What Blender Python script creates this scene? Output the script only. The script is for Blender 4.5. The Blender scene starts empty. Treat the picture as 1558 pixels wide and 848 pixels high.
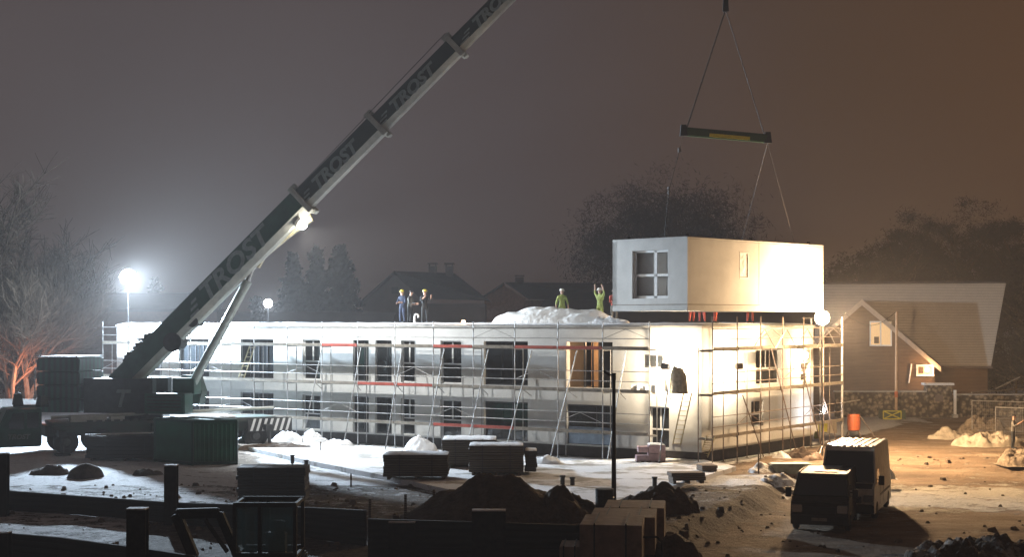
import bpy, bmesh, math, random
from mathutils import Vector, Matrix, noise as mnoise
R = math.radians
random.seed(7)
S = bpy.context.scene
COL = S.collection
F = 2300.0; XC = 779.0; YH = 490.0; H = 6.7          # pinhole read from the photograph

def P(x, y, Y):                                       # point at depth Y seen at photo pixel x, y
    return Vector(((x-XC)/F*Y, Y, H-(y-YH)/F*Y))
def G(x, y, z=0.0):                                   # ground point (height z)
    Y = F*(H-z)/(y-YH)
    return Vector(((x-XC)/F*Y, Y, z))

# ------------------------------------------------------------ materials
def mat(name, col, rough=0.7, metal=0.0, var=0.25, scale=4.0, bump=0.0, bscale=20.0, col2=None, spec=0.4, dist=0.02, thr=None):
    m = bpy.data.materials.new(name); m.use_nodes = True
    nt = m.node_tree; N = nt.nodes; L = nt.links
    b = N['Principled BSDF']
    b.inputs['Roughness'].default_value = rough; b.inputs['Metallic'].default_value = metal
    b.inputs['Specular IOR Level'].default_value = spec
    tc = N.new('ShaderNodeTexCoord')
    n = N.new('ShaderNodeTexNoise'); n.inputs['Scale'].default_value = scale; n.inputs['Detail'].default_value = 6
    n.inputs['Roughness'].default_value = 0.65
    L.new(tc.outputs['Object'], n.inputs['Vector'])
    cr = N.new('ShaderNodeValToRGB')
    a = col2 if col2 else tuple(c*(1-var) for c in col)
    lo, hi = thr if thr else (0.35, 0.65)
    cr.color_ramp.elements[0].position = lo; cr.color_ramp.elements[1].position = hi
    cr.color_ramp.elements[0].color = (*a, 1)
    cr.color_ramp.elements[1].color = (*(col if col2 else tuple(min(1, c*(1+var*0.4)) for c in col)), 1)
    L.new(n.outputs['Fac'], cr.inputs['Fac']); L.new(cr.outputs['Color'], b.inputs['Base Color'])
    if bump:
        n2 = N.new('ShaderNodeTexNoise'); n2.inputs['Scale'].default_value = bscale; n2.inputs['Detail'].default_value = 5
        L.new(tc.outputs['Object'], n2.inputs['Vector'])
        bp = N.new('ShaderNodeBump'); bp.inputs['Strength'].default_value = bump; bp.inputs['Distance'].default_value = dist
        L.new(n2.outputs['Fac'], bp.inputs['Height']); L.new(bp.outputs['Normal'], b.inputs['Normal'])
    return m
def emit(name, col, s):
    m = bpy.data.materials.new(name); m.use_nodes = True
    b = m.node_tree.nodes['Principled BSDF']
    b.inputs['Base Color'].default_value = (0.06, 0.06, 0.06, 1)
    b.inputs['Emission Color'].default_value = (*col, 1); b.inputs['Emission Strength'].default_value = s
    return m
def glassy(name, col, rough=0.05, alpha=0.35):
    m = bpy.data.materials.new(name); m.use_nodes = True
    b = m.node_tree.nodes['Principled BSDF']
    b.inputs['Base Color'].default_value = (*col, 1); b.inputs['Roughness'].default_value = rough
    b.inputs['Alpha'].default_value = alpha; b.inputs['Specular IOR Level'].default_value = 0.8
    return m
def streaks(name, col, col2, axis=2, scale=8.0, rough=0.6, bump=0.3, amount=0.5):
    """bands along one axis (boards, courses, corrugation) broken up by noise"""
    m = bpy.data.materials.new(name); m.use_nodes = True
    nt = m.node_tree; N = nt.nodes; L = nt.links; b = N['Principled BSDF']; b.inputs['Roughness'].default_value = rough
    tc = N.new('ShaderNodeTexCoord'); w = N.new('ShaderNodeTexWave'); w.wave_type = 'BANDS'
    w.bands_direction = 'XYZ'[axis]; w.inputs['Scale'].default_value = scale; w.inputs['Distortion'].default_value = 0.6
    w.inputs['Detail'].default_value = 2; w.inputs['Detail Scale'].default_value = 3
    L.new(tc.outputs['Object'], w.inputs['Vector'])
    n = N.new('ShaderNodeTexNoise'); n.inputs['Scale'].default_value = 1.7; n.inputs['Detail'].default_value = 8
    L.new(tc.outputs['Object'], n.inputs['Vector'])
    mx = N.new('ShaderNodeMix'); mx.inputs[0].default_value = amount
    L.new(w.outputs['Fac'], mx.inputs[2]); L.new(n.outputs['Fac'], mx.inputs[3])
    cr = N.new('ShaderNodeValToRGB'); cr.color_ramp.elements[0].position = 0.25; cr.color_ramp.elements[1].position = 0.7
    cr.color_ramp.elements[0].color = (*col2, 1); cr.color_ramp.elements[1].color = (*col, 1)
    L.new(mx.outputs[0], cr.inputs['Fac']); L.new(cr.outputs['Color'], b.inputs['Base Color'])
    bp = N.new('ShaderNodeBump'); bp.inputs['Strength'].default_value = bump; bp.inputs['Distance'].default_value = 0.03
    L.new(w.outputs['Fac'], bp.inputs['Height']); L.new(bp.outputs['Normal'], b.inputs['Normal'])
    return m

M = dict(
    plaster=mat('white_render', (0.62, 0.62, 0.60), 0.85, var=0.16, scale=0.5, bump=0.15, bscale=60, dist=0.005),
    plinth=mat('plinth_membrane', (0.05, 0.045, 0.045), 0.8, var=0.4),
    slab=mat('slab_concrete', (0.42, 0.41, 0.39), 0.9, var=0.3, scale=1.5, bump=0.3),
    inner=mat('bare_interior', (0.16, 0.14, 0.12), 0.9, var=0.3, scale=0.8),
    innerw=mat('board_interior', (0.55, 0.38, 0.24), 0.85, var=0.2),
    frame=mat('white_frame', (0.75, 0.75, 0.74), 0.5, var=0.05),
    dframe=mat('anthracite_frame', (0.045, 0.045, 0.05), 0.5, var=0.2),
    glass=glassy('window_glass', (0.03, 0.035, 0.04), 0.06, 0.55), thin=glassy('clear_glass', (0.2, 0.2, 0.2), 0.06, 0.12),
    bluepanel=mat('flat_blue', (0.20, 0.27, 0.36), 0.4, var=0.3, scale=3),
    snow=mat('snow', (0.82, 0.83, 0.85), 0.75, var=0.08, scale=1.2, bump=0.6, bscale=5, dist=0.06),
    dirtysnow=mat('dirty_snow', (0.72, 0.73, 0.75), 0.8, col2=(0.2, 0.17, 0.14), scale=1.6, bump=0.8, bscale=6, dist=0.08, thr=(0.38, 0.5)),
    steel=mat('galvanised_tube', (0.36, 0.35, 0.34), 0.45, 0.6, var=0.3, scale=6),
    rusty=mat('rusty_tube', (0.17, 0.11, 0.08), 0.75, 0.2, col2=(0.30, 0.26, 0.23), scale=5),
    deck=mat('scaffold_deck', (0.30, 0.28, 0.25), 0.7, 0.1, var=0.4, scale=3, bump=0.2),
    redboard=mat('red_toe_board', (0.38, 0.07, 0.045), 0.6, var=0.35, scale=5),
    greyboard=mat('weathered_toe_board', (0.24, 0.21, 0.17), 0.8, var=0.4, scale=5),
    cgreen=mat('crane_green', (0.016, 0.068, 0.048), 0.38, 0.1, var=0.3, scale=2, bump=0.05, spec=0.5),
    cgreen2=mat('crane_green_dirty', (0.022, 0.06, 0.044), 0.6, 0.0, col2=(0.05, 0.045, 0.04), scale=1.2),
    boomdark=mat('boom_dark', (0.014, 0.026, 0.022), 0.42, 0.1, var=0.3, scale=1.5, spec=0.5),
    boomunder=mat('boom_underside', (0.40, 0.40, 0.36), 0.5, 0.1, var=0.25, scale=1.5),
    darkgrey=mat('dark_machinery', (0.045, 0.045, 0.047), 0.55, 0.3, var=0.4, scale=3),
    counter=streaks('counterweight_paint', (0.025, 0.075, 0.055), (0.035, 0.03, 0.028), 0, 1.2, 0.5, 0.0, 0.5),
    letter=mat('grey_lettering', (0.22, 0.26, 0.25), 0.6, var=0.3, scale=6),
    cyl=mat('cylinder_grey', (0.42, 0.46, 0.43), 0.35, 0.3, var=0.2, scale=2),
    chrome=mat('chrome_rod', (0.5, 0.5, 0.5), 0.2, 0.9, var=0.1),
    yellowmetal=mat('pale_yellow_bracket', (0.55, 0.48, 0.30), 0.5, 0.1, var=0.3, scale=3),
    rubber=mat('rubber', (0.022, 0.021, 0.021), 0.85, var=0.3, scale=8, bump=0.3),
    rim=mat('wheel_rim', (0.11, 0.11, 0.11), 0.5, 0.5, var=0.3),
    container=streaks('container_green', (0.022, 0.13, 0.075), (0.015, 0.075, 0.045), 2, 0.3, 0.5, 0.0, 0.8),
    panel=streaks('formwork_panels', (0.055, 0.045, 0.038), (0.018, 0.014, 0.012), 2, 5.5, 0.8, 0.7, 0.3),
    brick=streaks('block_stack', (0.12, 0.095, 0.07), (0.05, 0.04, 0.032), 2, 3.2, 0.85, 0.5, 0.45),
    timber=streaks('timber', (0.15, 0.105, 0.07), (0.06, 0.042, 0.03), 2, 4.0, 0.85, 0.5, 0.5),
    lagging=streaks('dark_lagging', (0.028, 0.022, 0.018), (0.016, 0.012, 0.01), 2, 1.6, 0.95, 0.15, 0.6),
    hsteel=mat('rusty_h_beam', (0.028, 0.02, 0.016), 0.8, 0.3, var=0.5, scale=5, bump=0.3),
    pink=mat('pink_foil', (0.50, 0.34, 0.36), 0.5, var=0.25, scale=5, bump=0.4, bscale=8),
    kraft=mat('brown_wrapping', (0.24, 0.165, 0.12), 0.6, var=0.4, scale=2.5, bump=0.5, bscale=4, dist=0.05),
    soil=mat('dark_soil', (0.085, 0.058, 0.04), 0.95, var=0.5, scale=2.5, bump=0.9, bscale=7, dist=0.12),
    mat_tarp=mat('pale_tarpaulin', (0.50, 0.43, 0.33), 0.6, var=0.3, scale=2, bump=0.8, bscale=3, dist=0.1),
    whitetarp=mat('white_sheeting', (0.80, 0.80, 0.79), 0.6, var=0.06, scale=2, bump=0.8, bscale=3, dist=0.1),
    vanpaint=mat('van_white', (0.66, 0.63, 0.56), 0.45, 0.0, var=0.2, scale=2.5, spec=0.4),
    vandark=mat('van_dark', (0.03, 0.026, 0.023), 0.55, 0.0, var=0.4, scale=3, spec=0.25),
    vanglass=mat('van_glass', (0.012, 0.012, 0.014), 0.07, 0.0, var=0.1, spec=0.9),
    plastic=mat('black_plastic', (0.02, 0.02, 0.02), 0.55, var=0.2),
    rooftile=streaks('roof_tiles_frosted', (0.60, 0.54, 0.46), (0.36, 0.31, 0.26), 2, 2.6, 0.85, 0.5, 0.35),
    farroof=mat('far_roof', (0.05, 0.042, 0.04), 0.9, var=0.3, scale=1),
    farwall=mat('far_wall', (0.15, 0.12, 0.11), 0.9, var=0.2, scale=0.5),
    clad=streaks('timber_cladding', (0.13, 0.08, 0.05), (0.06, 0.038, 0.024), 2, 3.0, 0.85, 0.5, 0.5),
    board=mat('pale_barge_board', (0.40, 0.33, 0.27), 0.6, var=0.15),
    bark=mat('bark', (0.16, 0.115, 0.075), 0.95, var=0.4, scale=3, bump=0.6, bscale=10),
    twig=mat('twigs', (0.075, 0.055, 0.038), 0.95, var=0.4, scale=1.5),
    needles=mat('dark_needles', (0.022, 0.026, 0.022), 0.95, var=0.6, scale=0.9),
    oakleaf=mat('brown_crown', (0.032, 0.023, 0.014), 0.95, var=0.6, scale=0.4),
    orange=mat('orange_paint', (0.55, 0.13, 0.045), 0.5, var=0.3, scale=4),
    yellow=mat('yellow_paint', (0.60, 0.55, 0.06), 0.5, var=0.2, scale=4),
    grn=mat('dark_green_paint', (0.03, 0.07, 0.04), 0.5, var=0.2, scale=4),
    hiviz=mat('hiviz_cloth', (0.36, 0.42, 0.12), 0.8, var=0.25, scale=8),
    bluecloth=mat('blue_cloth', (0.035, 0.048, 0.09), 0.85, var=0.3, scale=8),
    darkcloth=mat('dark_cloth', (0.035, 0.037, 0.04), 0.9, var=0.3, scale=8),
    redcloth=mat('red_cloth', (0.50, 0.10, 0.07), 0.85, var=0.3, scale=8),
    greycloth=mat('grey_cloth', (0.20, 0.19, 0.17), 0.9, var=0.3, scale=8),
    skin=mat('skin', (0.50, 0.30, 0.22), 0.6, var=0.1),
    hyellow=mat('yellow_helmet', (0.55, 0.45, 0.06), 0.35, var=0.05),
    hwhite=mat('white_helmet', (0.82, 0.80, 0.72), 0.35, var=0.05),
    rope=mat('steel_rope', (0.10, 0.095, 0.09), 0.6, 0.4, var=0.2),
    polewood=mat('tan_pole', (0.58, 0.40, 0.26), 0.7, var=0.2, scale=3),  # warm tan tone of the tall pole
    insul=mat('grey_bag', (0.55, 0.50, 0.40), 0.9, var=0.4, scale=5, bump=0.6),
    trough=mat('zinc_trough', (0.22, 0.25, 0.21), 0.5, 0.3, var=0.3),
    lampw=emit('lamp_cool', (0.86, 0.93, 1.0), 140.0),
    lampn=emit('lamp_neutral', (1.0, 0.95, 0.82), 110.0),
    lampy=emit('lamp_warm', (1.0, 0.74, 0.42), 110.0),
    bulbo=emit('bulb_orange', (1.0, 0.55, 0.22), 45.0),
    bulbw=emit('bulb_white', (0.85, 0.92, 1.0), 40.0),
    winlit=emit('lit_window', (1.0, 0.60, 0.26), 0.75),
    winlit2=emit('lit_window_bright', (1.0, 0.66, 0.32), 1.6),
)
M['rubblem'] = mat('tan_rubble', (0.36, 0.29, 0.21), 0.9, col2=(0.12, 0.09, 0.065), scale=3.5, bump=0.9, bscale=8, dist=0.1)
def stone_mat():
    m = bpy.data.materials.new('rubble_stone'); m.use_nodes = True
    N = m.node_tree.nodes; L = m.node_tree.links; b = N['Principled BSDF']; b.inputs['Roughness'].default_value = 0.9
    tc = N.new('ShaderNodeTexCoord'); v = N.new('ShaderNodeTexVoronoi'); v.inputs['Scale'].default_value = 3.4
    n = N.new('ShaderNodeTexNoise'); n.inputs['Scale'].default_value = 5; n.inputs['Detail'].default_value = 5
    L.new(tc.outputs['Object'], n.inputs['Vector']); L.new(tc.outputs['Object'], v.inputs['Vector'])
    cr = N.new('ShaderNodeValToRGB'); cr.color_ramp.elements[0].color = (0.36, 0.30, 0.22, 1); cr.color_ramp.elements[1].color = (0.05, 0.04, 0.03, 1)
    cr.color_ramp.elements[0].position = 0.25; cr.color_ramp.elements[1].position = 0.62
    hs = N.new('ShaderNodeMix'); hs.data_type = 'RGBA'; hs.blend_type = 'MULTIPLY'; hs.inputs[0].default_value = 0.8
    c2 = N.new('ShaderNodeValToRGB'); c2.color_ramp.elements[0].position = 0.4; c2.color_ramp.elements[1].position = 0.6
    c2.color_ramp.elements[0].color = (0.35, 0.3, 0.22, 1)
    L.new(n.outputs['Fac'], c2.inputs['Fac'])
    L.new(v.outputs['Distance'], cr.inputs['Fac']); L.new(cr.outputs['Color'], hs.inputs[6]); L.new(c2.outputs['Color'], hs.inputs[7])
    L.new(hs.outputs[2], b.inputs['Base Color'])
    bp = N.new('ShaderNodeBump'); bp.inputs['Strength'].default_value = 0.8; bp.inputs['Distance'].default_value = 0.08; bp.invert = True
    L.new(v.outputs['Distance'], bp.inputs['Height']); L.new(bp.outputs['Normal'], b.inputs['Normal'])
    return m
M['stone'] = stone_mat()

# ------------------------------------------------------------ mesh building
class MB:
    def __init__(s): s.v = []; s.f = []; s.mi = []
    def add(s, vs, fs, mi=0):
        o = len(s.v); s.v += [Vector(v) for v in vs]; s.f += [tuple(i+o for i in f) for f in fs]; s.mi += [mi]*len(fs); return s
    def box(s, c, d, rz=0, mtx=None, mi=0, taper=1.0):
        hx, hy, hz = d[0]/2, d[1]/2, d[2]/2
        vs = [Vector((x*hx*(taper if z > 0 else 1), y*hy*(taper if z > 0 else 1), z*hz)) for z in (-1, 1) for y in (-1, 1) for x in (-1, 1)]
        if rz:
            m = Matrix.Rotation(rz, 3, 'Z'); vs = [m @ v for v in vs]
        vs = [v+Vector(c) for v in vs]
        if mtx is not None: vs = [mtx @ v for v in vs]
        return s.add(vs, [(0, 2, 3, 1), (4, 5, 7, 6), (0, 1, 5, 4), (2, 6, 7, 3), (0, 4, 6, 2), (1, 3, 7, 5)], mi)
    def bb(s, a, b, mi=0):                              # box from two corners
        a = Vector(a); b = Vector(b)
        return s.box((a+b)/2, (abs(b.x-a.x), abs(b.y-a.y), abs(b.z-a.z)), mi=mi)
    def tube(s, p, q, r, r2=None, n=6, mi=0, caps=True):
        p = Vector(p); q = Vector(q); r2 = r if r2 is None else r2
        d = q-p
        if d.length < 1e-6: return s
        d.normalize(); a = d.orthogonal().normalized(); b = d.cross(a)
        vs = []
        for c, rr in ((p, r), (q, r2)):
            for k in range(n):
                t = 2*math.pi*k/n; vs.append(c+a*math.cos(t)*rr+b*math.sin(t)*rr)
        fs = [(k, (k+1) % n, n+(k+1) % n, n+k) for k in range(n)]
        if caps: fs += [tuple(range(n-1, -1, -1)), tuple(range(n, 2*n))]
        return s.add(vs, fs, mi)
    def path(s, pts, r, n=6, mi=0):
        for a, b in zip(pts, pts[1:]): s.tube(a, b, r, n=n, mi=mi)
        return s
    def beam(s, p, q, w, h, mi=0, up=(0, 0, 1)):        # rectangular bar
        p = Vector(p); q = Vector(q); d = (q-p).normalized(); u = Vector(up)
        side = d.cross(u)
        if side.length < 1e-4: side = Vector((1, 0, 0))
        side.normalize(); u = side.cross(d).normalized()
        vs = [c+side*a*w/2+u*b*h/2 for c in (p, q) for a, b in ((-1, -1), (1, -1), (1, 1), (-1, 1))]
        return s.add(vs, [(0, 1, 2, 3), (7, 6, 5, 4), (0, 4, 5, 1), (1, 5, 6, 2), (2, 6, 7, 3), (3, 7, 4, 0)], mi)
    def prism(s, poly, vec, mi=0):                      # planar polygon swept by vec
        n = len(poly); a = [Vector(p) for p in poly]; b = [p+Vector(vec) for p in a]
        return s.add(a+b, [tuple(range(n-1, -1, -1)), tuple(range(n, 2*n))]+[(k, (k+1) % n, n+(k+1) % n, n+k) for k in range(n)], mi)
    def lathe(s, prof, c=(0, 0, 0), n=16, axis='Z', mi=0):
        vs = []; c = Vector(c)
        for r, h in prof:
            for k in range(n):
                t = 2*math.pi*k/n; x, y = r*math.cos(t), r*math.sin(t)
                vs.append(c+(Vector((x, y, h)) if axis == 'Z' else Vector((h, x, y)) if axis == 'X' else Vector((x, h, y))))
        m = len(prof); fs = []
        for j in range(m-1):
            for k in range(n): fs.append((j*n+k, j*n+(k+1) % n, (j+1)*n+(k+1) % n, (j+1)*n+k))
        fs += [tuple(range(n-1, -1, -1)), tuple(range((m-1)*n, m*n))]
        return s.add(vs, fs, mi)
    def build(s, name, mats, parent=None, world=False, bevel=0.0, smooth=False, loc=None):
        me = bpy.data.meshes.new(name); me.from_pydata([tuple(v) for v in s.v], [], s.f)
        mats = mats if isinstance(mats, (list, tuple)) else [mats]
        for m in mats: me.materials.append(M[m] if isinstance(m, str) else m)
        if len(mats) > 1: me.polygons.foreach_set('material_index', s.mi)
        if loc is not None: me.transform(Matrix.Translation(-Vector(loc)))
        bm = bmesh.new(); bm.from_mesh(me)
        if bevel:
            bmesh.ops.remove_doubles(bm, verts=bm.verts, dist=1e-5)
            bmesh.ops.bevel(bm, geom=[e for e in bm.edges if e.is_manifold and e.calc_face_angle(0) > 0.6], offset=bevel, segments=2, affect='EDGES', clamp_overlap=True)
        bmesh.ops.recalc_face_normals(bm, faces=bm.faces); bm.to_mesh(me); bm.free()
        if smooth: me.polygons.foreach_set('use_smooth', [True]*len(me.polygons))
        o = bpy.data.objects.new(name, me); COL.objects.link(o)
        if parent is not None:
            if world: me.transform(wm(parent).inverted())
            o.parent = parent
        if loc is not None: o.location = loc
        return o
def wm(o):
    m = o.matrix_basis.copy(); p = o.parent
    while p: m = p.matrix_basis @ m; p = p.parent
    return m
def tag(o, label=None, cat=None, group=None, kind=None):
    if label: o['label'] = label
    if cat: o['category'] = cat
    if group: o['group'] = group
    if kind: o['kind'] = kind
    return o
def thing(name, label, cat, loc=(0, 0, 0), rz=0.0, group=None):
    o = bpy.data.objects.new(name, None); COL.objects.link(o); o.empty_display_size = 0.3
    o.location = loc; o.rotation_euler = (0, 0, rz)
    return tag(o, label, cat, group)
def kids(o): return [c for c in list(COL.objects) if c.parent == o]
def copy_tree(o, parent=None):
    ks = kids(o); c = o.copy(); COL.objects.link(c); c.parent = parent
    for k in ks: copy_tree(k, c)
    return c
def text_mesh(body, size, ext=0.01, shear=0.0, off=0.0):
    cu = bpy.data.curves.new('t', 'FONT'); cu.body = body; cu.size = size; cu.extrude = ext; cu.shear = shear; cu.offset = off
    cu.align_x = 'LEFT'; cu.resolution_u = 3
    o = bpy.data.objects.new('t', cu); COL.objects.link(o)
    dg = bpy.context.evaluated_depsgraph_get(); me = bpy.data.meshes.new_from_object(o.evaluated_get(dg))
    bpy.data.objects.remove(o); return me
def lumpy(name, mats, loc, size, rz=0, amp=0.2, freq=1.0, seed=0, nx=28, ny=22, power=1.0, parent=None, jag=0.0):
    """heap: height field over an ellipse"""
    mb = MB(); vs = []; lx, ly, lz = size
    for j in range(ny+1):
        for i in range(nx+1):
            u = i/nx*2-1; v = j/ny*2-1
            r = math.sqrt(u*u+v*v); ang = math.atan2(v, u)
            rim = 1-0.1+0.08*mnoise.noise(Vector((math.cos(ang)*1.5, math.sin(ang)*1.5, seed)))
            h = max(0.0, 1-(r/rim))**power if r < rim else 0
            p = Vector((u*lx/2, v*ly/2, 0))
            nn = mnoise.fractal(Vector((p.x*freq, p.y*freq, seed*3.1)), 0.8, 2.1, 4)
            z = h*lz*(1+amp*2*nn)+min(h*3, 1)*jag*abs(mnoise.noise(Vector((p.x*3.1, p.y*3.1, seed+5))))
            vs.append((p.x, p.y, z if h > 0 else -0.03))
    fs = [(j*(nx+1)+i, j*(nx+1)+i+1, (j+1)*(nx+1)+i+1, (j+1)*(nx+1)+i) for j in range(ny) for i in range(nx)]
    mb.add(vs, fs); o = mb.build(name, mats, parent, smooth=True)
    o.location = loc; o.rotation_euler[2] = rz
    return o

# ------------------------------------------------------------ building frame
TH = R(34.6); A = Vector((-24.6, 94.1, 0)); UX = Vector((math.cos(TH), -math.sin(TH), 0)); VY = Vector((math.sin(TH), math.cos(TH), 0))
BL, BW, BH = 40.7, 13.0, 6.42
def fs_(px, off=0.0):                                  # facade coordinate s of photo column px, off = metres in front of the wall
    k = (px-XC)/F; a = A-VY*off
    return (k*a.y-a.x)/(UX.x-k*UX.y)
def rs_(px, off=0.0):                                  # right wall coordinate (distance from the corner)
    k = (px-XC)/F; c = A+UX*(BL+off)
    return (k*c.y-c.x)/(VY.x-k*VY.y)
def BP(s, t, z=0.0): return A+UX*s+VY*t+Vector((0, 0, z))

# ------------------------------------------------------------ ground
EDGE = [(30, 76), (17, 74), (13.2, 69.5), (11.4, 66), (9.6, 60), (7.2, 54.5), (5.2, 50), (3.6, 43), (2.5, 30)]
def edge_d(x, y):
    best = 1e9; sg = 1
    for (x0, y0), (x1, y1) in zip(EDGE, EDGE[1:]):
        dx, dy = x1-x0, y1-y0; L2 = dx*dx+dy*dy; t = max(0, min(1, ((x-x0)*dx+(y-y0)*dy)/L2))
        px, py = x0+t*dx, y0+t*dy; d = math.hypot(x-px, y-py)
        if d < best:
            best = d; sg = 1 if (dx*(y-y0)-dy*(x-x0)) > 0 else -1
    return best*sg
def sm(a, b, t):
    t = max(0, min(1, (t-a)/(b-a))); return t*t*(3-2*t)
def gz(x, y):
    d = edge_d(x, y) if y < 90 else -1
    depth = 0.55*(1-sm(66, 74, y))
    z = -depth*sm(0.0, 1.1, d+0.25*mnoise.noise(Vector((x*0.9, y*0.9, 3))))
    if y < 120 and abs(x) < 60:
        z += 0.05*mnoise.fractal(Vector((x*0.5, y*0.5, 1)), 0.9, 2, 4)
        z += 0.03*mnoise.noise(Vector((x*2.3, y*2.3, 9)))
        if 0 < d+0.4 < 2.0: z += 0.09*mnoise.noise(Vector((x*2.1, y*2.1, 4)))
    # the hillside on the right
    z += 16*sm(50, 120, x-(y-150)*0.1)*sm(100, 190, y)
    return z
def make_ground():
    def axis(segs):
        out = [segs[0][0]]
        for a, b, st in segs:
            n = max(1, round((b-a)/st)); out += [a+(b-a)*(k+1)/n for k in range(n)]
        return out
    xs = axis([(-1500, -200, 260), (-200, -40, 16), (-40, 40, 0.45), (40, 200, 8), (200, 1500, 260)])
    ys = axis([(-40, 36, 19), (36, 98, 0.45), (98, 260, 5), (260, 1600, 134)])
    nx = len(xs); vs = [(x, y, gz(x, y)) for y in ys for x in xs]
    fs = [(j*nx+i, j*nx+i+1, (j+1)*nx+i+1, (j+1)*nx+i) for j in range(len(ys)-1) for i in range(nx-1)]
    me = bpy.data.meshes.new('ground'); me.from_pydata(vs, [], fs)
    at = me.attributes.new('surf', 'FLOAT_COLOR', 'POINT')
    data = []
    for x, y, z in vs:
        d = edge_d(x, y) if y < 100 else 5
        road = max(sm(0.6, 1.6, d) if y < 92 else 0.0, sm(12.0, 14.5, x-(y-76)*0.55) if y > 66 else 0.0)
        bank = (1-abs(sm(0.0, 1.1, d)*2-1)) if 30 < y < 72 else 0
        # how much snow lies here
        px = XC+F*x/max(y, 1); py = YH+F*(H-z)/max(y, 1)
        sn = 0.62
        if road < 0.5:
            if y < 62: sn = 0.55 if x < -9 else 0.42
            if y < 52 and x > -12: sn = 0.12
            if y > 62: sn = 0.66
        else: sn = 0.36+0.30*sm(56, 60, y)*(1-sm(64, 68, y))*sm(12.5, 15, x)
        data += [sn*(1-bank*0.8), road, bank, 1]
    at.data.foreach_set('color', data)
    me.polygons.foreach_set('use_smooth', [True]*len(me.polygons))
    m = bpy.data.materials.new('ground_snow_mud'); m.use_nodes = True
    N = m.node_tree.nodes; L = m.node_tree.links; b = N['Principled BSDF']; b.inputs['Roughness'].default_value = 0.85
    b.inputs['Specular IOR Level'].default_value = 0.25
    tc = N.new('ShaderNodeTexCoord'); a = N.new('ShaderNodeAttribute'); a.attribute_name = 'surf'
    sp = N.new('ShaderNodeSeparateColor'); L.new(a.outputs['Color'], sp.inputs['Color'])
    def noi(sc, det, stretch=None, w=0):
        n = N.new('ShaderNodeTexNoise'); n.inputs['Scale'].default_value = sc; n.inputs['Detail'].default_value = det; n.inputs['Roughness'].default_value = 0.65
        mp = N.new('ShaderNodeMapping'); mp.inputs['Location'].default_value = (w, w*0.7, 0)
        if stretch: mp.inputs['Scale'].default_value = stretch[0]; mp.inputs['Rotation'].default_value = (0, 0, stretch[1])
        L.new(tc.outputs['Object'], mp.inputs['Vector']); L.new(mp.outputs['Vector'], n.inputs['Vector']); return n
    def ramp(src, stops):
        c = N.new('ShaderNodeValToRGB')
        while len(c.color_ramp.elements) < len(stops): c.color_ramp.elements.new(0.5)
        for e, (p_, c_) in zip(c.color_ramp.elements, stops): e.position = p_; e.color = (*c_, 1)
        L.new(src, c.inputs['Fac']); return c.outputs['Color']
    def mix(f, x, y):
        mx = N.new('ShaderNodeMix'); mx.data_type = 'RGBA'
        if hasattr(f, 'node'): L.new(f, mx.inputs[0])
        else: mx.inputs[0].default_value = f
        L.new(x, mx.inputs[6]); L.new(y, mx.inputs[7]); return mx.outputs[2]
    n1 = noi(1.1, 12, ((1, 1.2, 1), 0.5)); n2 = noi(3.5, 8, None, 7); n3 = noi(0.35, 8, ((0.45, 1.6, 1), -0.5), 13); n4 = noi(12, 6)
    mud = ramp(n2.outputs['Fac'], [(0.3, (0.035, 0.025, 0.018)), (0.55, (0.10, 0.075, 0.055)), (0.75, (0.19, 0.15, 0.115))])
    dirt = ramp(n3.outputs['Fac'], [(0.34, (0.13, 0.088, 0.055)), (0.5, (0.25, 0.175, 0.115)), (0.66, (0.40, 0.31, 0.22))])
    snow = ramp(n2.outputs['Fac'], [(0.3, (0.66, 0.67, 0.70)), (0.7, (0.83, 0.84, 0.86))])
    base = mix(sp.outputs['Green'], mud, dirt)
    frost = mix(sp.outputs['Green'], snow, ramp(n2.outputs['Fac'], [(0.3, (0.42, 0.38, 0.31)), (0.7, (0.60, 0.56, 0.48))]))
    # coverage: n1 (warped by n2, n4) against the bias
    ad = N.new('ShaderNodeMath'); ad.operation = 'MULTIPLY_ADD'; ad.inputs[1].default_value = 0.45; L.new(n4.outputs['Fac'], ad.inputs[0]); L.new(n1.outputs['Fac'], ad.inputs[2])
    a2 = N.new('ShaderNodeMath'); a2.operation = 'ADD'; L.new(ad.outputs[0], a2.inputs[0]); L.new(sp.outputs['Red'], a2.inputs[1])
    mr = N.new('ShaderNodeMapRange'); mr.inputs['From Min'].default_value = 1.17; mr.inputs['From Max'].default_value = 1.29; L.new(a2.outputs[0], mr.inputs['Value'])
    L.new(mix(mr.outputs[0], base, frost), b.inputs['Base Color'])
    hs = N.new('ShaderNodeMath'); hs.operation = 'MULTIPLY_ADD'; hs.inputs[1].default_value = 0.35; L.new(mr.outputs[0], hs.inputs[0]); n5 = N.new('ShaderNodeMath'); n5.operation = 'MULTIPLY_ADD'; n5.inputs[1].default_value = 0.35; L.new(n4.outputs['Fac'], n5.inputs[0]); L.new(n2.outputs['Fac'], n5.inputs[2]); L.new(n5.outputs[0], hs.inputs[2])
    bp = N.new('ShaderNodeBump'); bp.inputs['Strength'].default_value = 1.0; bp.inputs['Distance'].default_value = 0.22
    L.new(hs.outputs[0], bp.inputs['Height']); L.new(bp.outputs['Normal'], b.inputs['Normal'])
    me.materials.append(m)
    o = bpy.data.objects.new('ground', me); COL.objects.link(o); tag(o, kind='structure')
make_ground()
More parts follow.
